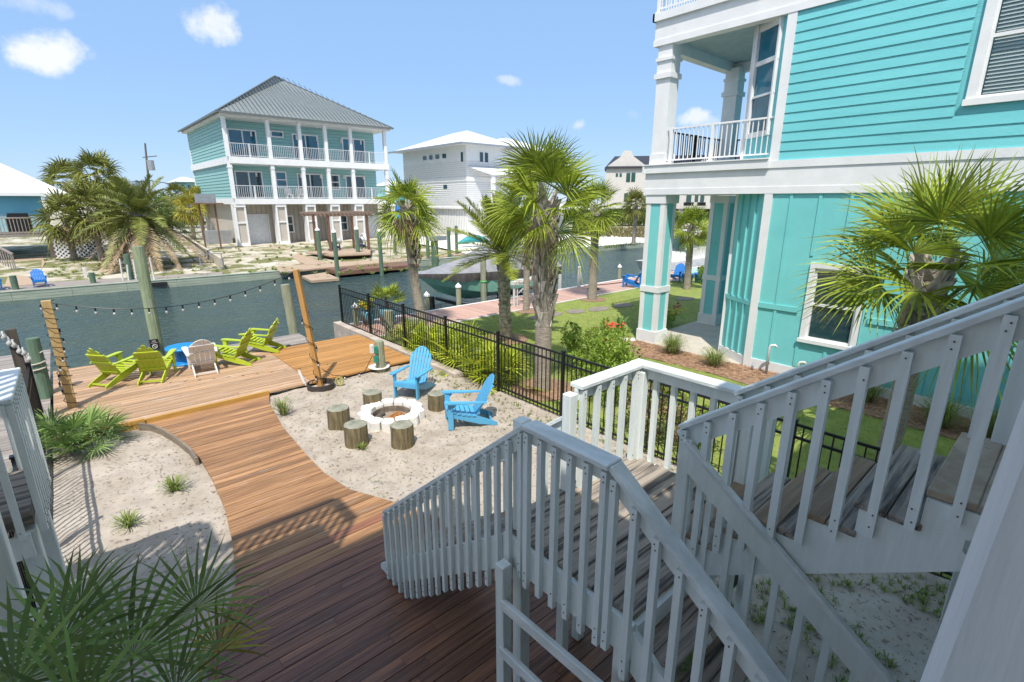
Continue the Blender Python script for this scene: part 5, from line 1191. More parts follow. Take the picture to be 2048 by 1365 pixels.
for x in (-1.3, 0): m.bar(p+V((x, 0, 0)), p+V((x, 0, .95)), .05, .05)
m.build('gate_frame', GALV, t)
m = MB(); wr2 = random.Random(91)
for i in range(120):
    q = G(wr2.uniform(430, 900), wr2.uniform(478, 540), -.1); tuft(m, (q.x, q.y, fz(q.y, q.x)), wr2, 16, .22, .3, .02, .5)
for i in range(90):
    q = G(wr2.uniform(90, 440), wr2.uniform(520, 552), -.1); tuft(m, (q.x, q.y, fz(q.y, q.x)), wr2, 16, .16, .3, .02, .5)
tag(m.build('far_grass', GRASSY, org=(0, 0, 0)), None, None, kind='stuff')

# ================================================================== AQUA HOUSE
ah = thing('aqua_house', 'three storey aqua house with grey metal roof and white balconies across the canal', 'house', (20.8, 61, 0))
YF = 53.3; YB = 70.5; XL = 12.85; XR = 28.8; YI = 56.0
def ap(name, mat, fn, par=ah): m = MB(); fn(m); return m.build(name, mat, par)
ap('ground_floor', TAN, lambda m: m.box(XL+.6, XR-.6, YI-.6, YB, 0, 3.85))
ap('grooves', M('tan_groove', (.40, .365, .32), .8), lambda m: [m.box(x, x+.05, YI-.64, YI-.601, 0, 3.84) for x in [XL+.9+.45*i for i in range(33)]])
ap('wall', AQUA, lambda m: (m.box(XL+.15, XR-.2, YI, YB, 4.4, 7.5), m.box(XL+.15, XR-.2, YI, YB, 8.1, 11.5), m.box(XL+.15, XL+.35, YF+1.3, YI, 4.4, 7.5), m.box(XL+.15, XL+.35, YF+1.3, YI, 8.1, 11.5)))
def asid(m):
    for z0, z1 in ((4.4, 7.48), (8.1, 11.45)):
        z = z0+.2
        while z < z1: m.box(XL+.12, XL+.149, YF+1.3, YB, z, z+.035); m.box(XL+.36, XR-.2, YI-.03, YI-.001, z, z+.035); z += .30
ap('siding_laps', M('aqua_lap', (.20, .39, .40), .7), asid)
def abands(m):
    m.box(XL-.05, XR+.05, YF-.05, YB+.02, 3.86, 4.39); m.box(XL-.05, XR+.05, YF-.05, YB+.02, 7.5, 8.09)
    m.box(XL-.35, XR+.35, YF-.35, YB+.3, 11.52, 11.72)
    for z0, z1 in ((4.4, 7.49), (8.1, 11.51)): m.box(XL+.09, XL+.40, YF+1.2, YF+1.32, z0, z1); m.box(XL+.09, XL+.2, YB-.2, YB+.01, z0, z1)
ap('white_bands', WHITE2, abands)
cols = [XL+.02, 17.15, 20.4, 23.1, 25.85, XR-.4]
cx_ = [WY(x, 300, YF).x for x in (452, 538, 600, 651, 701)]+[XR-.35]
for x in cx_:
    ap('column', WHITE2, lambda m: (m.box(x-.02, x+.30, YF+.02, YF+.34, 8.1, 11.5), m.box(x-.02, x+.30, YF+.02, YF+.34, 4.4, 7.49), m.box(x-.07, x+.35, YF-.01, YF+.39, 7.1, 7.22)))
for x in cx_:
    o = ap('pier', TAN, lambda m: m.box(x+.08, x+.85, YF+.13, YF+1.0, 0, 3.85))
    m = MB()
    for a, b in ((x-.05, x+.12), (x+.83, x+.98)): m.box(a, b, YF+.02, YF+.15, 0, 3.85)
    m.box(x-.05, x+.98, YF+.0, YF+.13, -.02, .28); m.box(x-.05, x+.98, YF+.0, YF+.13, 3.6, 3.85); m.box(x+.12, x+.83, YF+.05, YF+.12, 2.1, 2.25); m.box(x-.04, x+.07, YF+.16, YF+1.05, 0, 3.85); m.build('pier_trim', WHITE2, o)
ap('slab', CONC, lambda m: m.box(XL-.1, XR+.6, YF-.6, YB, -.1, .03))
for z in (4.4, 8.1):
    for a, b in zip(cx_, cx_[1:]): wrail(ah, (a+.3, YF+.1), (b, YF+.1), z, 1.15, sp=.17, mid=(.5,) if b-a > 3.2 else None)
    ap('side_panel', WHITE2, lambda m: m.box(XL+.12, XL+.2, YF+.35, YF+1.2, z, z+1.15))
def awin(x0, x1, z0, z1, glass, n=2, Y=YI, nm='window'):
    m = MB(); t_ = .13; m.box(x0-t_, x0, Y-.09, Y-.035, z0-t_, z1+t_); m.box(x1, x1+t_, Y-.09, Y-.035, z0-t_, z1+t_); m.box(x0, x1, Y-.09, Y-.035, z1, z1+t_); m.box(x0, x1, Y-.09, Y-.035, z0-t_, z0)
    if n == 2: xm = (x0+x1)/2; m.box(xm-.06, xm+.06, Y-.085, Y-.035, z0, z1)
    if n == 3: zm = (z0+z1)/2; m.box(x0, x1, Y-.085, Y-.035, zm-.05, zm+.05)
    f = m.build(nm, WHITE2, ah); m = MB(); m.add([(x0, Y-.05, z0), (x1, Y-.05, z0), (x1, Y-.05, z1), (x0, Y-.05, z1)], [(0, 1, 2, 3)]); m.build('pane', glass, f)
def px2(x): return 
for a, b, y0, y1, g_, n_ in ((459, 511, 262, 300, GLASSB, 2), (543, 564, 265, 273, GLASSB, 1), (587, 634, 272, 300, GLASSB, 2), (686, 727, 280, 305, GLASSB, 2), (473, 523, 345, 378, GLASS, 2), (553, 571, 346, 374, GLASSB, 3), (597, 643, 350, 378, GLASS, 2), (663, 677, 352, 378, GLASS, 3), (693, 728, 354, 380, GLASS, 2)):
    p0 = WY(a, (y0+y1)/2, YI); p1 = WY(b, (y0+y1)/2, YI); fl = 8.1 if y0 < 320 else 4.4
    z1_ = WY((a+b)/2, y0, YI).z; z0_ = WY((a+b)/2, y1, YI).z
    if n_ == 2: z0_ = fl+.12
    awin(p0.x, p1.x, z0_, z1_, g_, n_)
for a, b, lab in ((492, 537, 0), (726, 756, 0)):
    p0 = WY(a, 460, YI-.6).x; p1 = WY(b, 460, YI-.6).x; ap('garage_door', M('garage_white', (.78, .79, .80), .6), lambda m: m.box(p0, p1, YI-.68, YI-.645, 0, 2.75)); ap('garage_trim', WHITE2, lambda m: (m.box(p0-.15, p0-.01, YI-.72, YI-.645, 0, 2.9), m.box(p1+.01, p1+.15, YI-.72, YI-.645, 0, 2.9), m.box(p0, p1, YI-.72, YI-.645, 2.76, 2.9)))
for a, b in ((571, 583), (681, 685)): p0 = WY(a, 450, YI-.6).x; p1 = WY(b, 450, YI-.6).x; awin(p0, max(p1, p0+.7), 1.1, 2.6, GLASS, 3, YI-.6)
for x in (15.6, 19.9, 22.0, 24.6, 26.9):
    for z in (10.2, 6.5): ap('wall_lamp', PLAW, lambda m: m.box(x, x+.16, YI-.15, YI-.035, z, z+.42))
rf = [(XL-.65, YF-.65, 11.74), (XR+.55, YF-.65, 11.74), (XR+.55, YB+.5, 11.74), (XL-.65, YB+.5, 11.74), (20.3, 61.3, 17.0), (21.6, 62.6, 17.0)]
m = MB(); m.add(rf, [(0, 1, 5, 4), (1, 2, 5), (2, 3, 4, 5), (3, 0, 4), (3, 2, 1, 0)]); ro = m.build('roof', SLATE, ah)
def seams(m):
    A_, B_, E_, F_ = V(rf[0]), V(rf[1]), V(rf[4]), V(rf[5]); n = 42
    for i in range(1, n):
        x = A_.x+(B_.x-A_.x)*i/n; f = min((x-A_.x)/(E_.x-A_.x), (B_.x-x)/(B_.x-F_.x), 1)
        p = V((x, A_.y, A_.z+.02)); q = V((x, A_.y+(E_.y-A_.y)*f, A_.z+.03+(E_.z-A_.z)*f)); m.bar(p, q, .045, .05)
    D_ = V(rf[3]); 
    for i in range(1, 34):
        y = A_.y+(D_.y-A_.y)*i/34; f = min((y-A_.y)/(E_.y-A_.y), (D_.y-y)/(D_.y-E_.y)); m.bar((A_.x, y, A_.z+.02), (A_.x+(E_.x-A_.x)*f, y, A_.z+.03+(E_.z-A_.z)*f), .045, .05)
    for p, q in ((0, 4), (1, 5), (4, 5)): m.bar(V(rf[p])+V((0, 0, .05)), V(rf[q])+V((0, 0, .05)), .18, .08)
    m.bar(A_, B_, .06, .16); m.bar(A_, V(rf[3]), .06, .16)
m = MB(); seams(m); m.build('roof_seams', M('dark_seam', (.14, .16, .165), .5), ro)
for x in (18.2, 19.3):
    t = thing('patio_chair', 'pale patio chair on the lower balcony of the aqua house, %s of the pair' % ('left' if x < 19 else 'right'), 'chair', (x, 54.6, 4.4), 'patio chairs on the aqua house balcony'); m = MB(); m.box(x-.3, x+.3, 54.4, 54.95, 4.75, 4.85); m.box(x-.3, x+.3, 54.9, 54.98, 4.86, 5.4); m.build('seat', PLAW, t); m = MB(); [m.box(x+a-.03, x+a+.03, b, b+.05, 4.4, 4.75) for a in (-.27, .27) for b in (54.42, 54.9)]; m.build('legs', PLAW, t)
# side: ac stand, lattice box
t = thing('ac_stand', 'grey air conditioner on a tall timber stand beside the aqua house', 'air conditioner', (12, 60, 0)); m = MB()
p = G(424, 500, 0); X_ = p.x+.45; Y_ = p.y
for x in (X_-.9, X_+.3): m.bar((x, Y_, 0), (x, Y_, 3.9), .12, .12)
m.box(X_-1.3, X_+.9, Y_-.5, Y_+1, 3.9, 4.0); m.build('stand', BROWNW, t); m = MB(); m.box(X_-1.0, X_+.4, Y_-.3, Y_+.8, 4.01, 4.75); m.build('unit', GALV, t)
m = MB(); q = G(445, 488, 0); m.box(q.x-1.2, q.x+.9, q.y-.3, q.y+1.2, 0, 1.3); tag(m.build('utility_box', GALV), 'grey slatted utility enclosure at the side of the aqua house', 'enclosure')

# ================================================================== WHITE HOUSE
wh = thing('white_house', 'tall white siding house with white metal hip roof behind the palms', 'house', (44, 57, 0)); 
def wp(name, mat, fn, par=wh): m = MB(); fn(m); return m.build(name, mat, par)
WXX = 38.0; WYY = 51.2; WYB = 66; WXE = 52
wp('upper_wall', BSID, lambda m: (m.box(WXX, WXE, WYY, WYB, 3.35, 10.7)))
def wsid(m):
    z = 3.7
    while z < 8.9: m.box(WXX-.04, WXX-.001, WYY, WYB, z, z+.03); m.box(WXX, WXE, WYY-.04, WYY-.001, z, z+.03); z += .24
wp('siding_laps', M('white_lap', (.58, .58, .60), .7), wsid)
wp('ground_floor', BSID, lambda m: (m.box(WXX+.3, WXE, WYY+.6, 60, 0, 3.3), m.box(WXX+.1, WXX+.8, 61.5, 62.6, 0, 3.3), m.box(WXX+.1, WXX+.8, 65, 66, 0, 3.3)))
wp('ground_ribs', M('white_groove', (.46, .46, .46), .8), lambda m: [m.box(WXX+.25, WXX+.299, WYY+.6+.35*i, WYY+.66+.35*i, 0, 3.3) for i in range(24)])
wp('trim', WHITE2, lambda m: (m.box(WXX-.06, WXE, WYY-.06, WYB, 3.2, 3.42), m.box(WXX-.06, WXE, WYY-.06, WYB, 6.5, 6.95)))
m = MB(); rw = [(WXX-1.6, WYY-1.4, 10.6), (46.5, WYY-1.4, 10.6), (46.5, WYB+1.2, 10.6), (WXX-1.6, WYB+1.2, 10.6), (41.8, 56, 12.9), (42.2, 60, 12.9)]
m.add(rw, [(0, 1, 4), (1, 2, 5, 4), (2, 3, 5), (3, 0, 4, 5), (3, 2, 1, 0)]); m.add([(44, WYY-.5, 10.6), (54, WYY-.5, 10.6), (54, WYB, 10.6), (44, WYB, 10.6), (48.8, 56.5, 12.6), (49.2, 60, 12.6)], [(0, 1, 4), (1, 2, 5, 4), (2, 3, 5), (3, 0, 4, 5), (3, 2, 1, 0)])
m.build('roof', ROOFW, wh)
wp('eave_fascia', GALV, lambda m: (m.bar(rw[0], rw[1], .1, .22), m.bar(rw[3], rw[0], .1, .22)))
for a, b, y0, y1 in ((846, 852.6, 313, 321), (858.5, 865, 311.5, 320), (871, 878, 310, 318.5), (885, 892, 308.5, 317), (922, 926, 305, 324), (887, 894, 370, 378)):
    p0, p1 = WX((a), (y0+y1)/2, WXX-.03), WX((b), (y0+y1)/2, WXX-.03); z1_, z0_ = WX(a, y0, WXX-.03).z, WX(a, y1, WXX-.03).z
    m = MB(); m.box(WXX-.06, WXX-.045, min(p0.y, p1.y), max(p0.y, p1.y), z0_, z1_); m.build('window', GLASS, wh)
for a, b, y0, y1 in ((960, 966, 305, 324), (970, 976, 306, 325)):
    p0, p1 = WY(a, 315, WYY-.03), WY(b, 315, WYY-.03); m = MB(); m.box(p0.x, p1.x, WYY-.06, WYY-.045, WY(a, y1, WYY).z, WY(a, y0, WYY).z); m.build('window', GLASS, wh)
wp('porch_roof', ROOFW, lambda m: m.add([(WXX+.2, WYY-.05, 8.2), (WXX+2.2, WYY-2.4, 7.2), (52, WYY-2.4, 7.2), (52, WYY-.05, 8.2), (WXX+.2, WYY-.05, 8.1), (WXX+2.2, WYY-2.4, 7.1), (52, WYY-2.4, 7.1), (52, WYY-.05, 8.1)], [(0, 1, 2, 3), (7, 6, 5, 4), (0, 4, 5, 1), (1, 5, 6, 2)]))
wp('porch_post', WHITE2, lambda m: m.box(WXX+2.2, WXX+2.6, WYY-2.3, WYY-1.9, 3.6, 7.1))
wp('side_deck', WHITE2, lambda m: m.box(44, 56, 44.5, WYY-.1, 3.1, 3.65))
for px_ in (1100, 1117, 1163): q = G(px_, 466, 0); wp('carport_post', WHITE2, lambda m: m.box(q.x-.45, q.x+.45, q.y-.45, q.y+.45, 0, 3.1))
wrail(wh, (44.1, 44.6), (56, 44.6), 3.65, 1.0, sp=.25)
umb = thing('umbrella', 'closed turquoise umbrella behind the leaning palm', 'umbrella', G(800, 480, 0)); q = G(800, 480, 0)
m = MB(); m.tube([q, q+V((0, 0, 3.0))], .04, 6); m.build('pole', PIPE, umb); m = MB(); m.lathe(q, [(.35, 2.0), (.5, 2.3), (.3, 3.6), (.03, 4.3)], 10); m.build('canopy', BLUEA, umb)
um2 = thing('turquoise_tarp', 'turquoise covered watercraft on the beach behind the date palm', 'covered craft', G(905, 486, 0)); q = G(950, 492, 0); m = MB(); m.tube([q+V((-1.8, .3, .3)), q+V((-.9, .2, .55)), q+V((0, 0, .7)), q+V((1., -.1, .5)), q+V((1.6, -.2, .3))], [.1, .32, .38, .3, .1], 9); m.build('cover', M('turquoise_cover', (.02, .30, .33), .6), um2, smooth=True)
# teal building seen behind palms (small)
# ================================================================== WHITE STUCCO HOUSE RIGHT
sh = thing('stucco_house', 'white stucco house with dark roof and stepped gables behind the hedge', 'house', (100, 72, 0))
def sp_(name, mat, fn, par=sh): m = MB(); fn(m); return m.build(name, mat, par)
SX, SY = 86.5, 68.5
def skew(x, y, z): return (x, y, z)
dirx = V((.62, -.785, 0)); back = V((.785, .62, 0)); O = V((86.2, 68.4, 0))
def sq(m, u0, u1, z0, z1, v0=0, v1=14):
    P = [O+dirx*u+back*v_+V((0, 0, z)) for z in (z0, z1) for u, v_ in ((u0, v0), (u1, v0), (u1, v1), (u0, v1))]
    m.add(P, [(3, 2, 1, 0), (4, 5, 6, 7), (0, 1, 5, 4), (1, 2, 6, 5), (2, 3, 7, 6), (3, 0, 4, 7)])
sp_('wall', STUCCO, lambda m: (sq(m, 0, 34, 2.6, 10.6), [sq(m, u, u+.9, 0, 2.6, .3, 13) for u in (0, 4.2, 7.5, 11, 15, 19, 24, 28, 33)]))
sp_('undercroft', DARKW, lambda m: sq(m, 0.5, 33.5, 0, 2.59, 3, 13))
def sroof(m):
    a = O-dirx*.3-back*.4+V((0, 0, 10.6)); b = O+dirx*34.3-back*.4+V((0, 0, 10.6)); m.add([a, b, b+back*5.0+V((0, 0, 2.6)), a+back*5.0+dirx*2+V((0, 0, 2.6)), b+back*13, a+back*13], [(0, 1, 2, 3), (3, 2, 4, 5), (0, 3, 5)])
    m.bar(a, b, .15, .25)
sp_('roof', DARKROOF, sroof)
def gable(m, u, s=1.0):
    base = O+dirx*u+V((0, 0, 10.5)); pts = [base+back*-.3, base+back*10.4, base+back*6.0+V((0, 0, 2.6*s)), base+back*5.9+V((0, 0, 3.4*s)), base+back*4.5+V((0, 0, 3.4*s)), base+back*4.3+V((0, 0, 2.6*s))]
    m.ext(pts, dirx*.35)
def fgable(m, u0, w, z0, h):
    pts = [(0, 0), (w*.36, h*.68), (w*.42, h), (w*.58, h), (w*.64, h*.68), (w, 0)]
    m.ext([O+dirx*(u0+a)+back*.3+V((0, 0, z0+b)) for a, b in pts], back*.5)

def gx(px_):   # u of pixel column on the facade plane
    d = ray(px_, 380); nrm = back; t = (O-EYE).dot(nrm)/d.dot(nrm); p = EYE+d*t; return (p-O).dot(dirx)
def gz(px_, py_): d = ray(px_, py_); t = (O-EYE).dot(back)/d.dot(back); return (EYE+d*t).z
for a, b, y0, y1 in ((1230, 1234.5, 347, 354), (1237.5, 1242, 347, 354), (1251, 1259, 346.5, 364.5), (1261, 1269, 346, 364), (1292, 1298, 347, 363), (1249, 1257, 387, 404), (1258.5, 1266, 387, 404), (1352, 1360, 388, 406), (1374, 1384, 385, 404), (1391, 1398, 385, 404), (1402, 1410, 385, 404)):
    u0, u1 = gx(a), gx(b); m = MB(); sq(m, u0, u1, gz(a, y1), gz(a, y0), -.06, -.02); m.build('window', GLASSG, sh)
sp_('gable', STUCCO, lambda m: fgable(m, -.4, 9.0, 10.5, 3.4)); sp_('gable', STUCCO, lambda m: fgable(m, gx(1388), 6, 10.5, 4.2))
for a, b in ((1368, 1388), (1395, 1412)): m = MB(); sq(m, gx(a), gx(b), gz(a, 412), gz(a, 405), -1.2, -1.1); m.build('balcony', BLACK, sh)
# ================================================================== BLUE HOUSE LEFT, SMALL HOUSES
bh = thing('blue_house', 'low sky blue house on stilts with white metal roof at the far left', 'house', (-6, 52, 0))
def bp_(name, mat, fn, par=bh): m = MB(); fn(m); return m.build(name, mat, par)
YL = 52.5
xr = WY(82, 410, YL+2).x; z0_, z1_ = WY(40, 440, YL+2).z, WY(40, 387, YL+2).z
bp_('wall', BLUEH, lambda m: m.box(-20, xr, YL+1.2, YL+12, 1.9, z1_+.1))
bp_('lower_wall_stripe', M('pale_stripe', (.35, .60, .66), .6), lambda m: m.box(-20, xr, YL+1.15, YL+1.199, 1.95, z0_+.45))
ez = WY(40, 386, YL+.6).z; xe = WY(136, 381, YL+.6).x
m = MB(); m.add([(-20, YL+.6, ez), (xe, YL+.6, ez-.02), (xe, YL+13.5, ez-.02), (-20, YL+13.5, ez), (-20, YL+7, ez+2.5), (WY(2, 342, YL+7).x, YL+7, ez+2.4)], [(0, 1, 5, 4), (1, 2, 5), (2, 3, 4, 5)]); m.build('roof', ROOFW, bh)
bp_('fascia', WHITE2, lambda m: m.box(-20, xe, YL+.55, YL+.62, ez-.22, ez-.01))
bp_('deck', GREYD, lambda m: m.box(-20, WY(95, 455, YL-1).x, YL-1, YL+1.14, 1.65, 1.9))
xd = WY(95, 455, YL-1).x
def brl(m):
    m.box(-20, xd, YL-1.05, YL-.97, 2.95, 3.05); m.box(-20, xd, YL-1.04, YL-.98, 1.95, 2.03); x = -12
    while x < xd: m.box(x, x+.05, YL-1.03, YL-.99, 1.9, 3.0); x += .19
bp_('deck_railing', GREYD, brl)
for x in (xd-.2, xd-4.6, xd-4.0, xd-9): bp_('stilt', BULKD, lambda m: m.box(x, x+.3, YL-1, YL-.7, 0, 1.65))
def latt(m):
    x0, x1 = xd+.1, xd+3.1; z1 = 1.75; s = .30
    for k in range(-12, 20):
        for sg_ in (1, -1):
            xa = x0+k*s; xb = xa+z1
            A_, B_ = (xa, 0), (xb, z1)
            ta = max(0, (x0-xa)/(xb-xa)); tb = min(1, (x1-xa)/(xb-xa))
            if ta >= tb: continue
            p = V((xa+(xb-xa)*ta, YL-1.0-(.02 if sg_ > 0 else 0), z1*ta)); q = V((xa+(xb-xa)*tb, YL-1.0-(.02 if sg_ > 0 else 0), z1*tb))
            if sg_ < 0: p.x, q.x = x0+x1-p.x, x0+x1-q.x
            m.bar(p, q, .012, .10, (0, 0, 1))
bp_('lattice', WHITE2, latt)
bp_('lattice_backing', DARKW, lambda m: m.box(xd+.1, xd+3.1, YL-.9, YL-.85, 0, 1.7))
gq = WY(38, 437, YL-.5); t = thing('barbecue_grill', 'black covered grill on the blue house deck', 'grill', (gq.x, YL, 1.9)); m = MB(); m.box(gq.x-.75, gq.x+.6, YL, YL+.6, 1.95, 2.9); m.ext([(gq.x-.7, YL, 2.9), (gq.x+.55, YL, 2.9), (gq.x+.5, YL, 3.3), (gq.x-.6, YL, 3.3)], (0, .6, 0)); m.build('body', BLK, t)
t = thing('stair_rail', 'grey wooden stair rail at the far left edge below the blue house', 'railing', (-4, 47, 0)); m = MB(); a, b = WY(-12, 490, 46), WY(25, 509, 45); m.bar(a, b, .1, .12); [m.bar(lerp(a, b, f), lerp(a, b, f)-V((0, 0, 1.1)), .06, .06) for f in (.1, .25, .4, .55, .7, .85, .97)]; m.build('rails', GREYD, t)
def small_house(lab, x0, x1, ytop, yapex, ybot, D, wall, roof, seed=0, stilts=True):
    a, b = WY(x0, ybot, D), WY(x1, ybot, D); zt_ = WY(x0, ytop, D).z; za = WY((x0+x1)/2, yapex, D).z; zb_ = WY(x0, ybot, D).z
    t = thing('distant_house', lab, 'house', (a.x, D, 0)); m = MB(); m.box(a.x, b.x, D, D+9, max(2.4, zb_), zt_); m.build('wall', wall, t)
    m = MB(); w = b.x-a.x; m.add([(a.x-.8, D-.8, zt_), (b.x+.8, D-.8, zt_), (b.x+.8, D+9.8, zt_), (a.x-.8, D+9.8, zt_), (a.x+w*.35, D+4.5, za), (b.x-w*.35, D+4.5, za)], [(0, 1, 5, 4), (1, 2, 5), (2, 3, 4, 5), (3, 0, 4), (3, 2, 1, 0)]); m.build('roof', roof, t)
    m = MB(); [m.box(a.x+w*f, a.x+w*f+.4, D+.1, D+.5, 0, 2.4) for f in (0, .33, .66, .95)]; m.build('stilts', WHITE2, t)
    m = MB(); [m.box(a.x+w*f, a.x+w*(f+.14), D-.06, D-.02, zt_-1.9, zt_-.6) for f in (.1, .42, .74)]; m.build('windows', GLASS, t)
small_house('pale aqua stilt house with white roof far behind the aqua house', 362, 399, 364, 353, 384, 118, AQUA, ROOFW)
small_house('low distant house peeking right of the date palm across the canal', 318, 372, 418, 408, 432, 150, BLUEH, ROOFW)
small_house('distant teal house glimpsed behind the leaning palm crown', 782, 822, 372, 362, 402, 120, TEALP, ROOFW)
small_house('distant pale house left of the white stucco house', 1290, 1330, 392, 384, 402, 210, BSID, DARKROOF)
# utility pole
p = WY(305, 440, 95); q = WY(290, 287, 95); t = thing('utility_pole', 'leaning utility pole with grey transformer behind the date palm', 'utility pole', (p.x, 95, 0)); m = MB(); m.tube([(p.x+.4, 95, 0), p, q], [.22, .2, .12], 8); m.bar(q+V((-.6, 0, -2)), q+V((1.2, 0, -1.7)), .12, .12); m.build('pole', POLEW, t)
tr = WY(302, 331, 94.6); m = MB(); m.tube([tr-V((0, 0, .7)), tr+V((0, 0, .7))], .45, 12); m.build('transformer', GALV, t)
tu = thing('power_line', 'thin dark power line running left and right of the utility pole', 'power line', q); m = MB(); a = WY(60, 362, 95); b = WY(372, 368, 95); c_ = WY(304, 362, 95); m.tube([a, lerp(a, c_, .5)-V((0, 0, .4)), c_, lerp(c_, b, .5)-V((0, 0, .2)), b], .05, 4); m.build('wire', BLK, tu)

# ================================================================== FAR PALMS AND GREENERY
date_palm('date_palm', 'big shaggy date palm with drooping dead fronds across the canal', (4.35, 42.2, -.05), (4.3, 42.6, 3.3), [.34, .30, .34], 101, 38, 4.0, .58, 46, matl=M('date_palm_far_leaf', (.24, .26, .06), .55, (.11, .14, .03), .8, island=.4, trans=.2), dead=17, e1=-30, arch=.34, deadL=4.4)
def fs(lab, px_, py_, z, y_, L_, seed, nleaf=26, dead=10, mat=FROND, group='sabal palms left of the aqua house', trad=.2):
    c = WY(px_, py_, y_); return sabal('sabal_palm', lab, (c.x, y_, 0), c, (trad, trad*.9, trad), seed, nleaf=nleaf, pet=L_*.7, L_=L_, boot=(.8, 4), dead=dead, nseg=16, mat=(OLIVE if mat is FROND else mat), group=group, per=5, blen=.35)
fs('sabal palm with skirt of dead leaves in front of the blue house lattice', 130, 436, 3, 49, 1.35, 102, dead=22)
fs('dark sabal palm crown behind the blue house roof', 132, 364, 5, 60, 1.4, 103, dead=8)
fs('sabal palm crown rising highest left of the shaggy date palm', 192, 348, 5, 56, 1.5, 104, dead=10)
fs('sabal palm crown half hidden in the shaggy date palm', 232, 408, 5, 50, 1.5, 105, dead=14)
fs('sabal palm with yellowing leaves inside the shaggy date palm cluster', 262, 425, 5, 46, 1.4, 106, dead=14)
fs('sabal palm between the lattice and the shaggy date palm', 182, 420, 5, 47.5, 1.4, 109, dead=18)
fs('yellow green palm left of the aqua house', 378, 412, 3, 66, 1.2, 107, mat=FRONDO, dead=6)
fs('orange tinged palm nearest the aqua house stand', 396, 398, 3, 69, 1.2, 108, mat=FRONDO, dead=6)
fs('dark small palm far behind the yellow palms', 352, 388, 3, 95, 1.4, 110, dead=4)
fs('sabal palm behind the teal pillar', 1272, 408, 3, 30, 1.1, 111, dead=6, group=None)
hr = random.Random(120)
def hedge(lab, pts, nclump, nleaf, mat, name='hedge', ls=.3):
    t = thing(name, lab, 'hedge', pts[0][0]); m = MB()
    for c_, rd in pts: shrub(m, c_, rd, nclump, nleaf, hr, ls)
    m.build('foliage', mat, t); return t
H = []
for px_ in range(1195, 1305, 12): q = G(px_, 452, 0); H.append((V((q.x, q.y, 1.3)), (2.6, 2.6, 1.3+hr.uniform(-.2, .4))))
hedge('dense green thicket between the beach and the stucco house', H, 60, 26, HEDGE)
H = [];
for px_ in range(1120, 1200, 14): q = G(px_, 446, 0); H.append((V((q.x, q.y, 1.5)), (3, 3, 1.5)))
hedge('green thicket seen under the white carport', H, 50, 24, HEDGE)
H = []
for px_ in range(1330, 1425, 16): q = G(px_, 446, 0); H.append((V((q.x, q.y, 1.0)), (3, 3, 1.0+hr.uniform(0, .4))))
hedge('green thicket seen through the neighbour porch', H, 40, 24, HEDGE)
m = MB()
for i in range(900):
    px_ = hr.uniform(1175, 1440); py_ = hr.uniform(458, 474); q = G(px_, py_, 0); tuft(m, (q.x, q.y, fz(q.y, q.x)), hr, 9, .55, .35, .03, .3)
tag(m.build('marsh_grass', MARSH, org=(50, 40, 0)), None, None, kind='stuff')
m = MB()
for i in range(16): q = G(1210+i*4.6, 497-i*.55, -.3); tuft(m, (q.x, q.y, -.35), hr, 14, .4, .25, .02, .3)
tag(m.build('shore_grass', GRASSY, org=(40, 34, 0)), None, None, kind='stuff')
def far_tree(lab, px_, py_, D, w, h, mat=HEDGE, seed=0):
    c_ = WY(px_, py_, D); t = thing('tree', lab, 'tree', (c_.x, D, 0), 'distant trees behind the houses'); r_ = random.Random(seed)
    m = MB()
    for k in range(5): shrub(m, (c_.x+r_.uniform(-w, w)*.6, D+r_.uniform(-2, 2), c_.z-h*.4+r_.uniform(-.3, .3)*h), (w*.6, w*.5, h*.5), 26, 20, r_, .5)
    m.build('crown', mat, t); m = MB(); m.tube([(c_.x, D, 0), (c_.x, D, c_.z-h*.3)], [.3, .15], 6); m.build('trunk', BARK, t)
far_tree('round distant tree right of the shaggy date palm', 335, 402, 110, 5, 3, seed=1)
far_tree('distant olive tree behind the yellow palms', 372, 396, 125, 6, 3.5, seed=2)
far_tree('distant tree at the left behind the blue house deck', 330, 425, 80, 4, 2, seed=3)
far_tree('distant tree seen between aqua house and leaning palm', 795, 405, 120, 5, 3, seed=4)
far_tree('dark distant trees left of the aqua house', 300, 400, 130, 7, 3.5, seed=5)

# ================================================================== LIGHT, SKY, CAMERA
SUN_EL = R(60); SH = R(45)          # shadows run towards +X+Y, 45.5 deg from +Y
sd = V((math.sin(SH)*math.cos(SUN_EL), math.cos(SH)*math.cos(SUN_EL), -math.sin(SUN_EL)))
sl_ = bpy.data.lights.new('sun', 'SUN'); sl_.energy = 3.7; sl_.angle = R(.55); sl_.color = (1, .955, .88)
so = bpy.data.objects.new('sun', sl_); C.objects.link(so); so.rotation_euler = sd.to_track_quat('-Z', 'Y').to_euler(); so.location = (-20, -20, 40)
w = bpy.data.worlds.new('World'); bpy.context.scene.world = w; w.use_nodes = True
nt = w.node_tree; N = nt.nodes; L = nt.links; bg = N['Background']
sky = N.new('ShaderNodeTexSky'); sky.sky_type = 'NISHITA'; sky.sun_disc = False; sky.sun_elevation = SUN_EL
sky.sun_rotation = math.atan2(-sd.x, -sd.y); sky.altitude = 0; sky.air_density = 1.0; sky.dust_density = .1; sky.ozone_density = 1.6
tc = N.new('ShaderNodeTexCoord')
cl = None
def vm(op, a, b):
    n = N.new('ShaderNodeVectorMath'); n.operation = op
    for i, q in enumerate((a, b)):
        if q is None: continue
        if isinstance(q, (tuple, V)): n.inputs[i].default_value = q
        else: L.new(q, n.inputs[i])
    return n
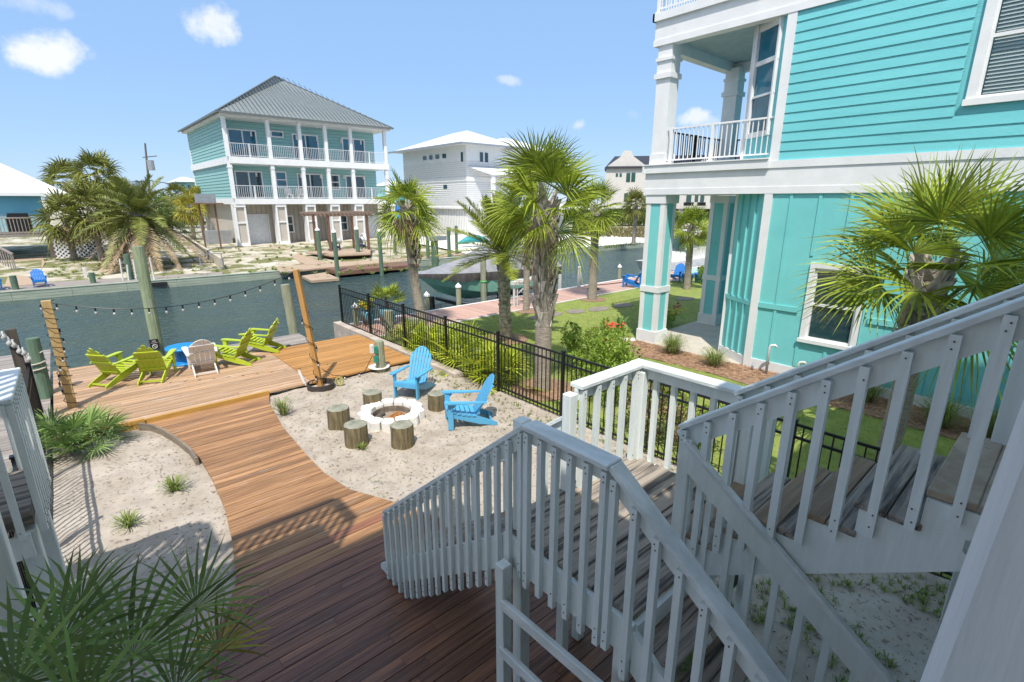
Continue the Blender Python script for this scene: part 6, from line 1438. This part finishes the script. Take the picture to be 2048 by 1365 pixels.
def ma(op, a, b=None, c=None):
    n = N.new('ShaderNodeMath'); n.operation = op
    for i, q in enumerate((a, b, c)):
        if q is None: continue
        if isinstance(q, (int, float)): n.inputs[i].default_value = q
        else: L.new(q, n.inputs[i])
    return n.outputs[0]
nz = N.new('ShaderNodeTexNoise'); nz.inputs['Scale'].default_value = 13; nz.inputs['Detail'].default_value = 9; nz.inputs['Roughness'].default_value = .62
L.new(tc.outputs['Generated'], nz.inputs['Vector'])
nw = N.new('ShaderNodeTexNoise'); nw.inputs['Scale'].default_value = 9; nw.inputs['Detail'].default_value = 5
L.new(tc.outputs['Generated'], nw.inputs['Vector'])
tot = None
for (px_, py_, rx, ry, k) in ((82, 100, 88, 48, 1.0), (432, 50, 62, 40, .9), (1018, 158, 34, 13, .5), (1155, 258, 24, 14, .65), (1405, 238, 52, 22, .85), (1272, 228, 30, 16, .25), (60, 14, 110, 20, .42), (1660, 200, 40, 30, .0), ('a', (-62, 38), 560, 330, 2.3), ('a', (-120, 45), 620, 400, 2.4), ('a', (150, 50), 620, 420, 2.4), ('a', (-170, 70), 600, 420, 2.3), ('a', (120, 25), 420, 220, 2.3)):  # 'a' entries: unseen extra-bright clouds outside the view, added to fill the shade
    d = ray(px_, py_).normalized() if px_ != 'a' else V((math.sin(R(py_[0]))*math.cos(R(py_[1])), math.cos(R(py_[0]))*math.cos(R(py_[1])), math.sin(R(py_[1])))); rt_ = d.cross(V((0, 0, 1))).normalized(); up_ = rt_.cross(d)
    dl = ray(px_, py_).length if px_ != 'a' else 1004
    off = vm('SUBTRACT', tc.outputs['Generated'], d); wob = vm('SUBTRACT', nw.outputs['Color'], (.5, .5, .5)); wob2 = vm('SCALE', wob.outputs[0], None); wob2.inputs['Scale'].default_value = .05
    off = vm('ADD', off.outputs[0], wob2.outputs[0])
    u_ = ma('MULTIPLY', vm('DOT_PRODUCT', off.outputs[0], rt_).outputs['Value'], dl/rx); v_ = ma('MULTIPLY', vm('DOT_PRODUCT', off.outputs[0], up_).outputs['Value'], dl/ry)
    d2 = ma('ADD', ma('MULTIPLY', u_, u_), ma('MULTIPLY', v_, v_))
    mask = ma('SUBTRACT', 1.0, d2)                      # 1 centre, 0 at the rim
    s_ = ma('ADD', mask, ma('MULTIPLY', ma('SUBTRACT', nz.outputs['Fac'], .55), 4.4))
    mr = N.new('ShaderNodeMapRange'); mr.inputs['From Min'].default_value = 0; mr.inputs['From Max'].default_value = 1.1; mr.inputs['To Max'].default_value = k; mr.interpolation_type = 'SMOOTHSTEP'; L.new(s_, mr.inputs['Value'])
    gate = ma('GREATER_THAN', vm('DOT_PRODUCT', tc.outputs['Generated'], d).outputs['Value'], .5)
    gate2 = N.new('ShaderNodeMapRange'); gate2.inputs['From Min'].default_value = -1.6; gate2.inputs['From Max'].default_value = -.1; L.new(mask, gate2.inputs['Value'])
    c = ma('MULTIPLY', ma('MULTIPLY', mr.outputs[0], gate), gate2.outputs[0])
    tot = c if tot is None else ma('MAXIMUM', tot, c)
mx = N.new('ShaderNodeMix'); mx.data_type = 'RGBA'; mx.clamp_factor = False; L.new(tot, mx.inputs[0])
base_ = N.new('ShaderNodeMix'); base_.data_type = 'RGBA'; base_.inputs[0].default_value = .80; L.new(sky.outputs[0], base_.inputs[6]); base_.inputs[7].default_value = (1.52, 2.55, 4.30, 1)
L.new(base_.outputs[2], mx.inputs[6]); mx.inputs[7].default_value = (4.4, 4.6, 4.9, 1)
L.new(mx.outputs[2], bg.inputs['Color']); bg.inputs['Strength'].default_value = .15
cam = bpy.data.cameras.new('camera'); cam.sensor_width = 36; cam.lens = FPX/2048*36; cam.clip_start = .05; cam.clip_end = 4000
co = bpy.data.objects.new('camera', cam); C.objects.link(co); co.location = EYE; co.rotation_euler = (R(90)-PT, 0, -AZ); bpy.context.scene.camera = co
sc_ = bpy.context.scene; sc_.view_settings.view_transform = 'Standard'; sc_.view_settings.look = 'None'; sc_.view_settings.exposure = .55; sc_.view_settings.gamma = 1
sc_.cycles.max_bounces = 6; sc_.cycles.use_denoising = True
